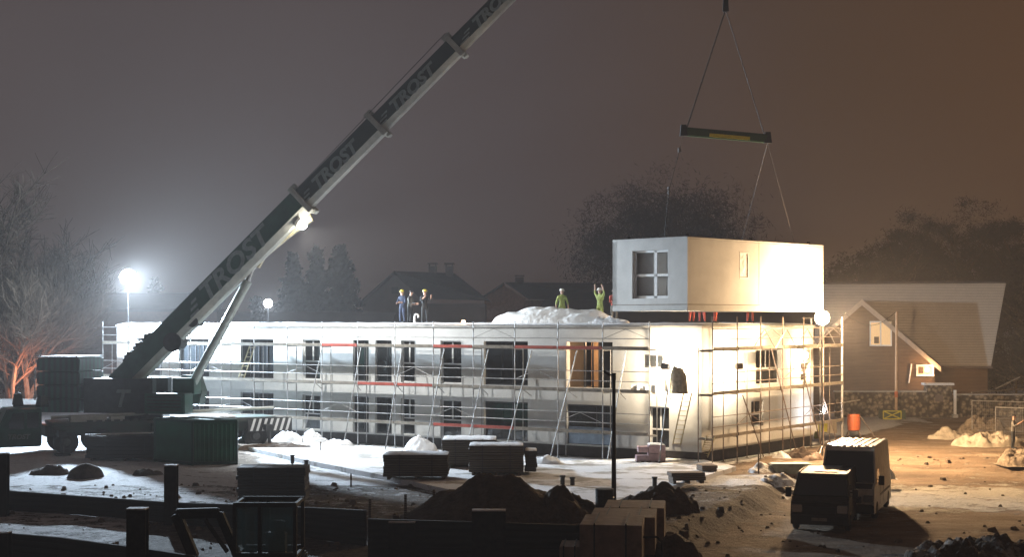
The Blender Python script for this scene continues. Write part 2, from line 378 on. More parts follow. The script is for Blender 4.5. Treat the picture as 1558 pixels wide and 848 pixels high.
# clods and stones strewn over the dirt
rnd = random.Random(99); mb = MB()
for _ in range(1500):
    y = rnd.uniform(44, 88); x = rnd.uniform(-0.34*y, 0.34*y); d = edge_d(x, y)
    if d < -0.4 and y > 62: continue
    if d > 2.5 and rnd.random() < 0.75: continue
    if -0.4 > d and x < -14 and rnd.random() < 0.6: continue
    r = min(0.16, 0.03+rnd.expovariate(26)); z = gz(x, y)
    m3 = Matrix.Rotation(rnd.uniform(0, 6.28), 4, 'Z'); m3.translation = (x, y, z+r*0.25)
    mb.box((0, 0, 0), (r*2.0, r*rnd.uniform(1.0, 1.8), r*1.3), mtx=m3 @ Matrix.Rotation(rnd.uniform(-.5, .5), 4, 'X'), taper=rnd.uniform(0.4, 0.75))
tag(mb.build('clods', mat('clod_earth', (0.16, 0.12, 0.085), 0.95, var=0.6, scale=1.0)), kind='stuff')
# foundation slab of the next block, dusted with snow
slab_px = [(340, 678), (470, 708), (583, 731), (700, 757), (905, 779), (1010, 752), (1085, 728), (1120, 717), (1050, 702), (860, 708), (640, 694), (470, 681), (380, 672)]
mb = MB(); mb.prism([G(x, y, 0.0)+Vector((0, 0, -0.1)) for x, y in slab_px], (0, 0, 0.30))
slabm = mat('snowy_slab', (0.80, 0.81, 0.83), 0.8, col2=(0.33, 0.31, 0.28), scale=0.5, bump=0.3, bscale=3, dist=0.05, thr=(0.40, 0.50))
tag(mb.build('foundation_slab', slabm), kind='structure')

# ------------------------------------------------------------ the modular building
BLD = thing('modular_building', 'long white two storey modular building behind the scaffolding with snow on its flat roof', 'building', A, -TH)
def wall_grid(mb, to, L, Hh, ops, th):
    """to(u, w, z): u along wall, w inward, z up; ops = (u0, u1, z0, z1)"""
    us = sorted({0, L, *[o[0] for o in ops], *[o[1] for o in ops]}); zs = sorted({0.55, Hh, *[o[2] for o in ops], *[o[3] for o in ops]})
    def op(i, j):
        if i < 0 or j < 0 or i >= len(us)-1 or j >= len(zs)-1: return False
        cu = (us[i]+us[i+1])/2; cz = (zs[j]+zs[j+1])/2
        return any(a < cu < b and c < cz < d for a, b, c, d in ops)
    for i in range(len(us)-1):
        for j in range(len(zs)-1):
            if op(i, j):
                for di, dj in ((-1, 0), (1, 0), (0, -1), (0, 1)):
                    if not op(i+di, j+dj):
                        if di: u = us[i] if di < 0 else us[i+1]; q = [(u, 0, zs[j]), (u, th, zs[j]), (u, th, zs[j+1]), (u, 0, zs[j+1])]
                        else: z = zs[j] if dj < 0 else zs[j+1]; q = [(us[i], 0, z), (us[i+1], 0, z), (us[i+1], th, z), (us[i], th, z)]
                        mb.add([to(*p) for p in q], [(0, 1, 2, 3)])
            else:
                for w in (0, th): mb.add([to(us[i], w, zs[j]), to(us[i+1], w, zs[j]), to(us[i+1], w, zs[j+1]), to(us[i], w, zs[j+1])], [(0, 1, 2, 3)])
up_z = (3.44, 5.70); lo_z = (0.62, 2.60)
cols = [(208, 246), (272, 318), (366, 416), (460, 487), (537, 561), (571, 596), (610, 631), (670, 702), (736, 803), (862, 932)]
ops = []
for a, b in cols:
    s0, s1 = fs_(a), fs_(b); ops.append((s0, s1, *up_z)); ops.append((s0, s1, *lo_z))
ops.append((fs_(978), fs_(1009), 4.5, 5.12)); ops.append((fs_(988), fs_(1018), 0.62, 2.63))
rops = [(rs_(1143), rs_(1161), 1.45, 2.75), (rs_(1150), rs_(1188), 3.5, 5.3), (rs_(1218), rs_(1232), 3.5, 4.5)]
fl = lambda u, w, z: Vector((u, w, z)); fr = lambda u, w, z: Vector((BL-w, u, z)); fb = lambda u, w, z: Vector((u, BW-w, z)); fe = lambda u, w, z: Vector((w, u, z))
mb = MB(); wall_grid(mb, fl, BL, BH, ops, 0.32); mb.build('front_wall', 'plaster', BLD)
mb = MB(); wall_grid(mb, fr, BW, BH, rops, 0.32); mb.build('side_wall', 'plaster', BLD)
mb = MB(); wall_grid(mb, fb, BL, BH, [], 0.32); wall_grid(mb, fe, BW, BH, [], 0.32); mb.build('rear_wall', 'plaster', BLD)
mb = MB(); mb.bb((0.08, 0.08, -0.3), (BL-0.08, BW-0.08, 0.547)); mb.build('plinth', 'plinth', BLD)
mb = MB(); mb.bb((0.33, 0.33, 3.0), (BL-0.33, BW-0.33, 3.35)); mb.bb((0.33, 0.33, 0.55), (BL-0.33, BW-0.33, 0.6))
mb.build('floor_slab', 'inner', BLD)
mb = MB()
for k in range(1, 14):
    s = k*BL/14; mb.bb((s-0.06, 0.34, 0.6), (s+0.06, 8, 3.0)); mb.bb((s-0.06, 0.34, 3.35), (s+0.06, 8, 6.1))
mb.bb((0.34, 5.0, 0.6), (BL-0.34, 5.15, 3.0)); mb.bb((0.34, 5.0, 3.35), (BL-0.34, 5.15, 6.1)); mb.build('partition', 'inner', BLD)
mb = MB(); mb.bb((-0.06, -0.06, BH), (BL+0.06, BW+0.06, BH+0.10)); mb.bb((0.2, 0.2, 6.1), (BL-0.2, BW-0.2, 6.3)); mb.build('roof', 'slab', BLD)
# roof snow: uneven sheet
vs = []; nx, ny = 90, 26
for j in range(ny+1):
    for i in range(nx+1):
        x = -0.02+(BL+0.04)*i/nx; y = -0.02+(BW+0.04)*j/ny
        e = min(x+0.1, BL+0.1-x, y+0.1, BW+0.1-y)
        vs.append((x, y, BH+0.104+min(1, e*3)*(0.06+0.07*max(0, 0.5+mnoise.fractal(Vector((x*0.6, y*0.6, 0)), 0.9, 2, 4)))))
MB().add(vs, [(j*(nx+1)+i, j*(nx+1)+i+1, (j+1)*(nx+1)+i+1, (j+1)*(nx+1)+i) for j in range(ny) for i in range(nx)]).build('roof_snow', 'snow', BLD, smooth=True)
# windows
def window(to, u0, u1, z0, z1, style):
    mb = MB(); t = 0.07; w0, w1 = 0.16, 0.23
    def bar(a, b, c, d):
        p = to(a, w0, c); q = to(b, w1, d); mb.bb(p, q)
    bar(u0, u0+t, z0, z1); bar(u1-t, u1, z0, z1); bar(u0+t, u1-t, z1-t, z1); bar(u0+t, u1-t, z0, z0+t)
    um = (u0+u1)/2; zm = z0+(z1-z0)*0.46
    if style in ('tee', 'white'):
        bar(u0+t, u1-t, zm-0.04, zm+0.04); bar(um-0.04, um+0.04, zm+0.04, z1-t)
    if style == 'door': bar(u0+(u1-u0)*0.62-0.03, u0+(u1-u0)*0.62+0.03, z0+t, z1-t)
    if style == 'grid':
        for k in (1, 2, 3): uu = u0+(u1-u0)*k/4; bar(uu-0.025, uu+0.025, z0+t, z1-t)
    f = mb.build('window', 'frame' if style in ('white', 'tee') else 'dframe', BLD)
    m2 = MB(); m2.bb(to(u0+t, 0.19, z0+t), to(u1-t, 0.20, z1-t)); m2.build('pane', 'glass', f)
    return f
for i, (a, b) in enumerate(cols):
    s0, s1 = fs_(a), fs_(b)
    st = ['door', 'grid', 'grid', 'white', 'door', 'door', 'white', 'white', 'door', 'door'][i]
    if i != 9: window(fl, s0, s1, *up_z, st)
    window(fl, s0, s1, *lo_z, {'white': 'tee'}.get(st, st))
window(fl, fs_(978), fs_(1009), 4.5, 5.12, 'plain'); window(fl, fs_(988), fs_(1018), 0.62, 2.63, 'tee')
for o_ in rops: window(fr, *o_, 'tee')
# flat blue panel in the lower wide window, pale boards inside the lit opening
s0, s1 = fs_(862), fs_(932)
MB().bb((s0+0.08, 0.10, 0.66), (s1-0.08, 0.14, 1.5)).build('blue_panel', 'bluepanel', BLD)
MB().bb((s0-0.4, 3.0, 3.36), (s1+1.6, 3.1, 6.05)).build('inner_lining', 'innerw', BLD)
mb = MB(); mb.beam((s0+0.9, 0.3, 3.4), (s0+0.9, 0.3, 5.68), 0.09, 0.09, up=(0, 1, 0)); mb.beam((s0+1.35, 0.3, 3.4), (s0+1.35, 0.3, 5.68), 0.07, 0.07, up=(0, 1, 0)); mb.build('post', 'dframe', BLD)

# things on the roof
def on_roof(px, depth_in, dz=0.0): return BP(fs_(px)+depth_in*0.0, depth_in, BH+0.18+dz)
def roof_at(px, t):
    """roof point seen at photo column px, t metres behind the front wall"""
    return BP(fs_(px, -t), t, BH+0.2)
p = roof_at(845, 2.2)
o = lumpy('covered_stack', 'whitetarp', p-Vector((0, 0, 0.1)), (8.6, 3.4, 0.80), -TH, amp=0.2, freq=0.5, seed=4, power=0.3, nx=44)
tag(o, 'long heap under bright white sheeting on the flat roof, left of the hanging module', 'tarpaulin')
mb = MB(); q = roof_at(631, 0.7); mb.path([q, q+Vector((0, 0, 0.42)), q+Vector((0.12, 0, 0.5)), q+Vector((0.2, 0, 0.44)), q+Vector((0.2, 0, 0.3))], 0.055, 8)
tag(mb.build('vent_pipe', 'frame', loc=q), 'white bent vent pipe on the roof edge between the two pairs of legs', 'pipe')
def bulb(name, pos, m, label, r=0.09, h=0.3):
    t = thing(name, label, 'lamp', pos-Vector((0, 0, h)))
    MB().lathe([(0.06, 0), (0.06, 0.03), (0.018, 0.04), (0.018, h-r)], n=8).build('lamp_stand', 'dframe', t)
    MB().lathe([(0.02, h-r), (r*0.8, h-r*0.6), (r, h), (r*0.7, h+r*0.7), (0.01, h+r)], n=10).build('bulb', m, t, smooth=True)
    return t
qb = roof_at(705, 1.0); bulb('work_lamp', qb+Vector((0, 0, 0.06)), 'bulbo', 'small glowing orange lamp standing on the roof edge', 0.11, 0.22)
sc = lumpy('snow_lump', 'dirtysnow', roof_at(925, 0.9)-Vector((0, 0, 0.06)), (2.6, 1.0, 0.30), -TH, amp=0.5, freq=2, seed=9, power=0.4, jag=0.2)
tag(sc, 'low lumpy ridge of snow at the roof edge under the hanging module', 'snow heap')

# ------------------------------------------------------------ scaffolding
LIFTS = (1.30, 3.32, 5.37)
def scaffold(name, label, org, rz, n, bay, first, ztop, sgn_rakers, red, rail_m, tallend=True):
    t = thing(name, label, 'scaffolding', org, rz)
    proto = {}
    def put(key, fn, x, y=0.0, z=0.0):
        if key not in proto: o = fn(); proto[key] = o
        else: o = proto[key].copy(); COL.objects.link(o)
        o.parent = t; o.location = (x, y, z); return o
    def frame():
        mb = MB()
        mb.tube((0, -1.05, 0.0), (0, -1.05, ztop), 0.030); mb.tube((0, -0.32, 0.0), (0, -0.32, 5.5), 0.026)
        for z in LIFTS: mb.tube((0, -1.05, z-0.05), (0, -0.32, z-0.05), 0.025)
        mb.box((0, -1.05, 0.02), (0.15, 0.15, 0.02)); mb.box((0, -0.32, 0.02), (0.15, 0.15, 0.02))
        return mb.build('standard', rail_m)
    def deck(): return MB().bb((0.03, -1.0, -0.03), (bay-0.03, -0.36, 0.03)).build('deck', 'deck')
    def rail():
        mb = MB(); mb.tube((0, -1.09, 1.0), (bay, -1.09, 1.0), 0.021); mb.tube((0, -1.09, 0.52), (bay, -1.09, 0.52), 0.021); return mb.build('guard_rail', rail_m)
    def toe(m):
        return lambda: MB().bb((0.04, -1.12, 0.0), (bay-0.04, -1.08, 0.15)).build('toe_board', m)
    def vee():
        mb = MB(); mb.tube((0.05, -1.06, 0.52), (bay/2, -1.06, 0.98), 0.016); mb.tube((bay/2, -1.06, 0.98), (bay-0.05, -1.06, 0.52), 0.016); return mb.build('truss_brace', rail_m)
    for k in range(n+1): put('f', frame, first+k*bay)
    for k in range(n):
        x = first+k*bay
        for li, z in enumerate(LIFTS):
            put('d', deck, x, 0, z)
            if li != 0 or random.random() < 0.35: put('r', rail, x, 0, z)
            else: put('r', rail, x, 0, z)
            r = (k, li) in red
            put('tr' if r else 'tg', toe('redboard' if r else 'greyboard'), x, 0, z)
            if (k+li) % 3 == 1: put('v', vee, x, 0, z)
    return t
sc_first = fs_(490, 1.05)-7*2.57
SCF = scaffold('facade_scaffold', 'grey tubular scaffold along the long window facade, three decks with red toe boards', A, -TH, 15, 2.57, sc_first, 6.72, 1,
               {(7, 2), (9, 1), (8, 1), (10, 2), (11, 0), (10, 0), (13, 2), (12, 2)}, 'steel')
# diagonal rakers and ladders that lean on it
for px_t, px_b in ((490, 461), (549, 524), (612, 588), (676, 648), (743, 710), (809, 768), (878, 838), (952, 925), (1022, 1004)):
    a = BP(fs_(px_t, 1.15), -1.15, 5.3); b = BP(fs_(px_b, 2.4), -2.5, 0.0)
    mb = MB(); mb.tube(b, a, 0.03); mb.tube(a.lerp(b, 0.36), BP(fs_(px_t, 1.05), -1.05, 3.0), 0.022)
    o = mb.build('raking_strut', 'steel', SCF, world=True)
# right hand scaffold: frame runs up the side wall
cR = A+UX*BL
SCR = scaffold('side_scaffold', 'warm lit tubular scaffold along the short side wall, running past its far end', cR, math.pi/2-TH, 6, 2.57, -0.95, 6.95, 1, set(), 'rusty')
mb = MB()
for k, (a, b, c, d) in enumerate(((2.0, 3.2, 4.3, 0.1), (5.2, 5.4, 8.2, 0.1), (8.3, 5.4, 11.4, 0.1), (11.2, 3.3, 13.6, 0.1))):
    m1 = MB(); m1.tube((a, -1.15, b), (c, -1.15, d), 0.03); m1.build('diagonal_brace', 'rusty', SCR)
for k in range(4):
    m1 = MB(); x = 3.2+k*2.57; m1.tube((x, -1.12, 5.4), (x+1.3, -1.12, 6.35), 0.022); m1.tube((x+1.3, -1.12, 6.35), (x+2.5, -1.12, 5.4), 0.022); m1.build('truss_brace', 'steel', SCR)
# end wing of the scaffold behind the side wall (seen as a lit white lattice)
mb = MB()
for x in (13.2, 14.4): mb.tube((x, 0.2, 0), (x, 0.2, 6.9), 0.05)
for z in (1.3, 3.3, 4.3, 5.37, 6.4, 6.9): mb.tube((12.0, 0.2, z), (14.5, 0.2, z), 0.03)
mb.tube((14.45, -1.05, 0), (14.45, -1.05, 6.95), 0.075); mb.build('corner_tower', 'steel', SCR)
mb = MB(); mb.tube((13.9, -1.2, 2.3), (16.6, -1.2, 2.35), 0.04); mb.build('projecting_tube', 'steel', SCR)

def ladder(p, q, label, w=0.42):
    t = thing('ladder', label, 'ladder', p, group='ladders leaning on the scaffold'); d = (q-p); up = d.normalized()
    side = UX*w/2; ln = d.length; n = int(ln/0.28); mb = MB()
    for s_ in (-1, 1): MB().beam(p+side*s_, q+side*s_, 0.03, 0.07, up=VY).build('ladder_rail', 'timber' if 0 else 'yellowmetal', t, world=True)
    for k in range(1, n): c = p+up*k*0.28; mb.tube(c-side, c+side, 0.016)
    mb.build('rungs', 'yellowmetal', t, world=True)
ladder(G(1024, 703, 0), BP(fs_(1047, 1.2), -1.25, 3.4), 'longer pale ladder leaning on the scaffold left of the building corner')
ladder(G(1068, 703, 0), BP(fs_(1083, 1.2), -1.3, 1.45), 'short darker ladder at the building corner reaching only the lowest deck')
ladder(BP(fs_(367, 0.8), -0.85, 3.36), BP(fs_(380, 0.8), -0.5, 5.5), 'ladder standing on the middle deck in front of the wide window near the crane')
# stuff on the scaffold
o = lumpy('material_bag', 'insul', BP(fs_(1031, 0.7), -0.7, 3.36), (1.0, 0.6, 1.25), -TH, amp=0.12, freq=2.2, seed=2, power=0.13, nx=20, ny=16)
tag(o, 'upright grey bag on the middle deck beside the glaring corner of the building', 'bag')
for k, px in enumerate((964, 972, 983, 996)):
    q = BP(fs_(px, 0.6), -0.6, 3.36); mb = MB(); mb.box(q+Vector((0, 0, 0.13+0.04*(k % 2))), (0.26, 0.26, 0.26+0.08*(k % 2)), rz=0.3*k, taper=0.9); mb.tube(q+Vector((-0.1, 0, 0.32)), q+Vector((0.1, 0, 0.32)), 0.012)
    tag(mb.build('paint_bucket', 'frame', loc=q), 'pale bucket in the row on the middle scaffold deck left of the upright bag', 'bucket', 'buckets on the scaffold deck')

# ------------------------------------------------------------ the crane
CR = thing('mobile_crane', 'dark green telescopic truck crane with its lettered boom raised over the building', 'crane', (-26.0, 76.0, 0), R(25))
# chassis in local coordinates: x to the rear, cab at x=0
mb = MB(); mb.bb((2.3, -1.0, 0.9), (14.2, 1.0, 1.45)); mb.bb((2.6, -1.35, 1.45), (14.2, 1.35, 1.62)); mb.bb((2.6, -1.37, 1.1), (4.2, -1.0, 1.44)); mb.bb((7.6, -1.37, 0.8), (9.3, -1.0, 1.44))
mb.build('chassis', 'cgreen2', CR, bevel=0.02)
mb = MB(); mb.prism([(0, -1.3, 0.45), (2.1, -1.3, 0.45), (2.1, -1.3, 2.35), (0.45, -1.3, 2.35), (0.02, -1.3, 1.45)], (0, 2.6, 0)); cab = mb.build('driver_cab', 'cgreen', CR, bevel=0.05)
MB().prism([(0.55, -1.325, 1.35), (1.25, -1.325, 1.35), (1.25, -1.325, 2.15), (0.72, -1.325, 2.15), (0.5, -1.325, 1.6)], (0, 0.03, 0)).build('side_window', 'vanglass', cab)
MB().bb((1.4, -1.32, 1.4), (1.95, -1.29, 2.15)).build('side_window', 'vanglass', cab)
MB().bb((-0.1, -1.32, 0.4), (0.12, 1.3, 0.75)).build('bumper', 'darkgrey', cab, bevel=0.02)
me = text_mesh('TROST', 0.34, 0.006, 0.2, 0.01); tx = bpy.data.objects.new('lettering', me); COL.objects.link(tx); tx.parent = cab
me.materials.append(M['letter']); tx.location = (0.45, -1.315, 0.85); tx.rotation_euler = (R(90), 0, 0)
mb = MB(); mb.tube((0.15, -1.32, 2.2), (0.02, -1.62, 2.1), 0.02); mb.box((0.0, -1.66, 1.85), (0.08, 0.18, 0.42)); mb.build('mirror', 'plastic', cab)
def wheel(x, s):
    mb = MB(); mb.lathe([(0.3, -0.19), (0.56, -0.19), (0.62, -0.12), (0.62, 0.12), (0.56, 0.19), (0.3, 0.19)], n=24, axis='Y'); w = mb.build('wheel', 'rubber', CR, smooth=False)
    MB().lathe([(0.1, -0.21), (0.16, -0.21), (0.30, -0.14), (0.34, -0.2), (0.36, 0.1)], n=18, axis='Y').build('rim', 'rim', w)
    w.location = (x, s*1.12, 0.62); return w
for x in (3.3, 5.0, 9.9, 11.5, 13.1):
    for s in (-1, 1): wheel(x, s)
mb = MB()
for k in range(7): mb.bb((4.3+k*0.45, -1.4, 1.62), (4.6+k*0.45, -1.3, 1.7))
mb.build('side_steps', 'darkgrey', CR)
for x in (2.8, 13.4): mb = MB(); mb.bb((x, -2.1, 0.95), (x+0.4, 2.1, 1.25)); mb.tube((x+0.2, -2.0, 0.95), (x+0.2, -2.0, 0.12), 0.09); mb.box((x+0.2, -2.0, 0.06), (0.7, 0.7, 0.08)); mb.build('outrigger', 'darkgrey', CR)
# chevron striped rear panel
mb = MB(); mb.bb((12.6, -1.46, 0.85), (15.0, -1.42, 1.6))
pn = mb.build('warning_board', 'darkgrey', CR)
mb = MB()
for k in range(7): x = 12.7+k*0.32; mb.prism([(x, -1.465, 0.9), (x+0.14, -1.465, 0.9), (x+0.34, -1.465, 1.55), (x+0.2, -1.465, 1.55)], (0, -0.01, 0))
mb.build('stripes', 'frame', pn)
mb = MB(); mb.tube((2.6, -0.9, 1.85), (14.3, -0.4, 2.05), 0.09, n=8); mb.bb((3.5, -1.3, 1.62), (5.3, -0.6, 1.95)); mb.bb((5.5, -1.3, 1.62), (6.2, -0.7, 1.85)); mb.build('walkway_gear', 'boomunder', CR)
mb = MB(); mb.bb((9.0, -1.2, 1.64), (12.0, 1.2, 1.70)); mb.build('deck_snow', 'snow', CR)
# rotating upper works: world coordinates
B0 = P(203, 578, 79.5); B1 = P(1108, -335, 74.0); BD = (B1-B0).normalized()
hd = Vector((BD.x, BD.y, 0)).normalized(); sd = Vector((hd.y, -hd.x, 0))       # sd points to the camera
if sd.y > 0: sd = -sd
upv = BD.cross(sd); upv = upv if upv.z > 0 else -upv
UM = Matrix(((hd.x, -sd.x, 0, B0.x), (hd.y, -sd.y, 0, B0.y), (0, 0, 1, 0), (0, 0, 0, 1)))    # local: x forward, y away from camera, z up
def ubox(a, b, mb=None):
    mb = mb or MB(); a = Vector(a); b = Vector(b); return mb.box((a+b)/2, (b.x-a.x, b.y-a.y, b.z-a.z), mtx=UM)
mb = MB(); ubox((-2.2, -1.25, 1.95), (1.6, -0.75, 3.75), mb); ubox((-2.2, 0.75, 1.95), (1.6, 1.25, 3.75), mb); ubox((-2.2, -0.75, 1.95), (3.0, 0.75, 2.4), mb)
mb.build('slewing_platform', 'darkgrey', CR, world=True, bevel=0.03)
mb = MB(); ubox((1.2, -1.35, 1.95), (3.4, -0.2, 3.0), mb); mb.build('engine_housing', 'cgreen', CR, world=True, bevel=0.04)
mb = MB()
for k in range(5): ubox((1.35, -1.37, 2.1+k*0.17), (3.2, -1.34, 2.17+k*0.17), mb)
mb.build('louvre', 'darkgrey', CR, world=True)
mb = MB(); mb.lathe([(1.15, 1.6), (1.15, 1.97)], c=B0+hd*0.4-Vector((0, 0, B0.z)), n=24); mb.build('slewing_ring', 'darkgrey', CR, world=True)
mb = MB()
for k in range(4):
    z = 1.95+k*0.72; ubox((-4.75, -1.45, z+0.02), (-2.35, 1.45, z+0.70), mb)
cw = mb.build('counterweight', 'counter', CR, world=True, bevel=0.06)
mb = MB(); ubox((-4.7, -1.4, 4.84), (-2.4, 1.4, 4.90), mb); mb.build('snow_cap', 'snow', cw, world=False) if 0 else None
mb.build('counterweight_snow', 'snow', CR, world=True)
mb = MB()
for x in (-4.6, -2.5): mb.tube(UM @ Vector((x, -1.42, 4.85)), UM @ Vector((x, -1.42, 5.0)), 0.02)
mb.tube(UM @ Vector((-4.6, -1.42, 5.0)), UM @ Vector((-2.5, -1.42, 5.0)), 0.02); mb.tube(UM @ Vector((-4.85, -1.4, 2.6)), UM @ Vector((-4.85, -1.4, 4.3)), 0.04); mb.build('hand_rail', 'steel', CR, world=True)
mb = MB(); mb.prism([UM @ Vector(p) for p in ((1.0, -1.75, 3.05), (2.9, -1.75, 3.05), (2.9, -1.75, 3.6), (2.3, -1.75, 3.95), (1.0, -1.75, 3.95))], UM.to_3x3() @ Vector((0, 0.9, 0)))
oc = MB(); ubox((2.2, -0.1, 2.9), (3.4, 0.9, 3.75), oc); oc.build('radiator', 'cgreen', CR, world=True, bevel=0.03)
o = MB(); o.prism([UM @ Vector(p) for p in ((2.0, 1.3, 2.3), (3.1, 1.3, 2.3), (3.25, 1.3, 3.0), (2.95, 1.3, 3.85), (2.1, 1.3, 3.85))], UM.to_3x3() @ Vector((0, 0.9, 0)))
oc = o.build('operator_cab', 'cgreen2', CR, world=True, bevel=0.05)
me = text_mesh('T', 1.25, 0.006, 0.25, 0.03); tx = bpy.data.objects.new('letter_mark', me); COL.objects.link(tx); me.materials.append(M['letter'])
me.transform(UM @ Matrix.Translation((-0.55, -1.262, 2.3)) @ Matrix.Rotation(R(90), 4, 'X')); me.transform(wm(CR).inverted()); tx.parent = CR
# boom sections
def along(px):                                       # distance along the boom of photo column px
    k = (px-XC)/F; return (k*B0.y-B0.x)/(BD.x-k*BD.y)
cuts = [(-0.9), along(470), along(584), along(702), along(820), (B1-B0).length]
hts = [1.34, 1.16, 1.02, 0.90, 0.80]
BM = Matrix(((BD.x, -sd.x, upv.x, B0.x), (BD.y, -sd.y, upv.y, B0.y), (BD.z, -sd.z, upv.z, B0.z), (0, 0, 0, 1)))
for k in range(5):
    a, b, h = cuts[k]-(0.6 if k else 0), cuts[k+1], hts[k]; w = h*0.78; off = 0.25
    sec = [(-w/2, h/2), (w/2, h/2), (w/2, -h*0.22), (w*0.30, -h*0.46), (0, -h/2), (-w*0.30, -h*0.46), (-w/2, -h*0.22)]
    n = len(sec); mb = MB()
    vs = [BM @ Vector((x, y, z+off)) for x in (a, b) for y, z in sec]
    for q in range(n): mb.add([vs[q], vs[(q+1) % n], vs[n+(q+1) % n], vs[n+q]], [(0, 1, 2, 3)], 0 if q in (0, 1, 6) else 1)  # paler lower faces: light on the underside put into the colour
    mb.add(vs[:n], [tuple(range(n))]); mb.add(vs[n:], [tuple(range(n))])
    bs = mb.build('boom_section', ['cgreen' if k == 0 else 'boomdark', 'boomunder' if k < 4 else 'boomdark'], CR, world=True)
    if k < 4:
        mb = MB(); c = BM @ Vector((b-0.12, 0, off)); mb.box((b-0.12, 0, off), (0.28, w+0.22, h+0.2), mtx=BM)
        mb.box((b-0.12, 0, off+h/2+0.2), (0.5, 0.25, 0.3), mtx=BM); mb.box((b-0.05, 0, off-h/2-0.12), (0.22, 0.5, 0.22), mtx=BM)
        mb.build('boom_collar', 'boomunder', CR, world=True, bevel=0.02)
    # lettering on the near side face
    starts = [along(318), along(486), along(603), along(728), None]; sizes = [1.28, 0.88, 0.80, 0.72]
    if k < 4:
        me = text_mesh('TROST', sizes[k], 0.008, 0.28, 0.035)
        xs_ = [v.co.x for v in me.vertices]; wid = max(xs_)-min(xs_); want = [along(417), along(551), along(668), along(792)][k]-starts[k]
        me.transform(Matrix.Diagonal((want/wid, 1, 1, 1)))
        T = BM @ Matrix.Translation((starts[k], -w/2-0.006, off-h*0.22)) @ Matrix.Rotation(R(90), 4, 'X')
        me.transform(T); me.transform(wm(bs).inverted() if 0 else wm(CR).inverted())
        tx = bpy.data.objects.new('boom_lettering', me); COL.objects.link(tx); me.materials.append(M['letter']); tx.parent = CR
        mb = MB(); s_ = sizes[k]
        for j in range(3):                            # the slanted bars in front of the word
            zz = off-h*0.22+s_*0.2*j; x0 = starts[k]-0.35-0.15*(2-j); mb.prism([BM @ Vector(p) for p in ((x0-0.5+0.12*j, -w/2-0.004, zz), (x0+0.15, -w/2-0.004, zz), (x0+0.2, -w/2-0.004, zz+s_*0.1), (x0-0.4+0.12*j, -w/2-0.004, zz+s_*0.1))], sd*0.008)
        mb.build('letter_bars', 'letter', CR, world=True)
# luffing cylinder
c0 = P(283, 603, 79.3); c1 = P(377, 428, 78.7); c2 = P(388, 398, 78.6)
MB().tube(c0, c1, 0.24, n=14).build('luffing_cylinder', 'cyl', CR, world=True, smooth=False)
MB().tube(c1, c2, 0.13, n=12).build('piston_rod', 'chrome', CR, world=True)
mb = MB(); mb.prism([P(x, y, 78.45) for x, y in ((375, 398), (393, 408), (402, 392), (438, 362), (476, 335), (470, 322), (400, 372))], (0, 0.5, 0)); mb.build('cylinder_bracket', 'yellowmetal', CR, world=True, bevel=0.02)
for x, y, r in ((268, 521, 0.42), (299, 490, 0.24)):
    c = P(x, y, 79.0); mb = MB(); mb.tube(c-sd*-0.5, c+sd*-0.5, r, n=16); mb.tube(c+sd*0.55, c+sd*0.50, r*1.2, n=16); mb.build('winch_drum', 'darkgrey', CR, world=True)
mb = MB(); q0 = P(252, 497, 79); q1 = BM @ Vector((cuts[3], -0.1, 1.15)); mb.path([q0, q1], 0.022); mb.path([P(345, 414, 78.8), P(345, 399, 78.8)], 0.03)
mb.build('hoist_rope', 'rope', CR, world=True)
mb = MB()
for k in range(10): c = BM @ Vector((0.4+k*0.22, -0.1, 1.02+0.05*(k % 3))); mb.box(c, (0.18, 0.3, 0.2), rz=k)
mb.build('hose_fittings', 'darkgrey', CR, world=True)
# rope down from the tip, fixed part of the crane
htop = P(1106, -40, 74.0)
MB().tube(B1, htop, 0.035).build('lifting_rope', 'rope', CR, world=True)
# floodlight on the boom
def flood(name, label, pos, aim, w, h, lens, parent=None, mast=None, n=1):
    d = (Vector(aim)-Vector(pos)).normalized(); q = d.to_track_quat('X', 'Z').to_matrix().to_4x4(); q.translation = Vector(pos)
    if parent is None:
        t = thing(name, label, 'floodlight', (pos[0], pos[1], mast if mast is not None else pos[2]))
    else: t = parent
    hs_ = MB(); ln = MB()
    for k in range(n):
        y = (k-(n-1)/2)*(w*1.15)
        hs_.box((-0.12, y, 0), (0.2, w*1.05, h*1.08), mtx=q); ln.box((0.0, y, 0), (0.03, w*0.95, h*0.95), mtx=q)
    hs = hs_.build('floodlight_housing' if parent else 'housing', 'steel', t, world=True)
    l = ln.build('lens', lens, hs); l.data.transform(wm(hs).inverted())
    if mast is not None: MB().tube((pos[0], pos[1], mast), (pos[0], pos[1], pos[2]-h/2), 0.05, n=8).build('mast', 'steel', t, world=True)
    return t
PL = {}
PL['boom'] = P(457, 340, 77.6); flood('floodlight', None, PL['boom'], (4, 76, 3), 0.42, 0.42, 'lampn', parent=CR)
r_ = 0.24; MB().lathe([(0.02, -r_)]+[(r_*math.sin(math.pi*k/10), -r_*math.cos(math.pi*k/10)) for k in range(1, 10)]+[(0.02, r_)], c=PL['boom']+Vector((0.12, -0.1, -0.08)), n=18).build('glare_ball', 'lampn', CR, world=True, smooth=True)  # glowing ball added to give the boom floodlight its glare star
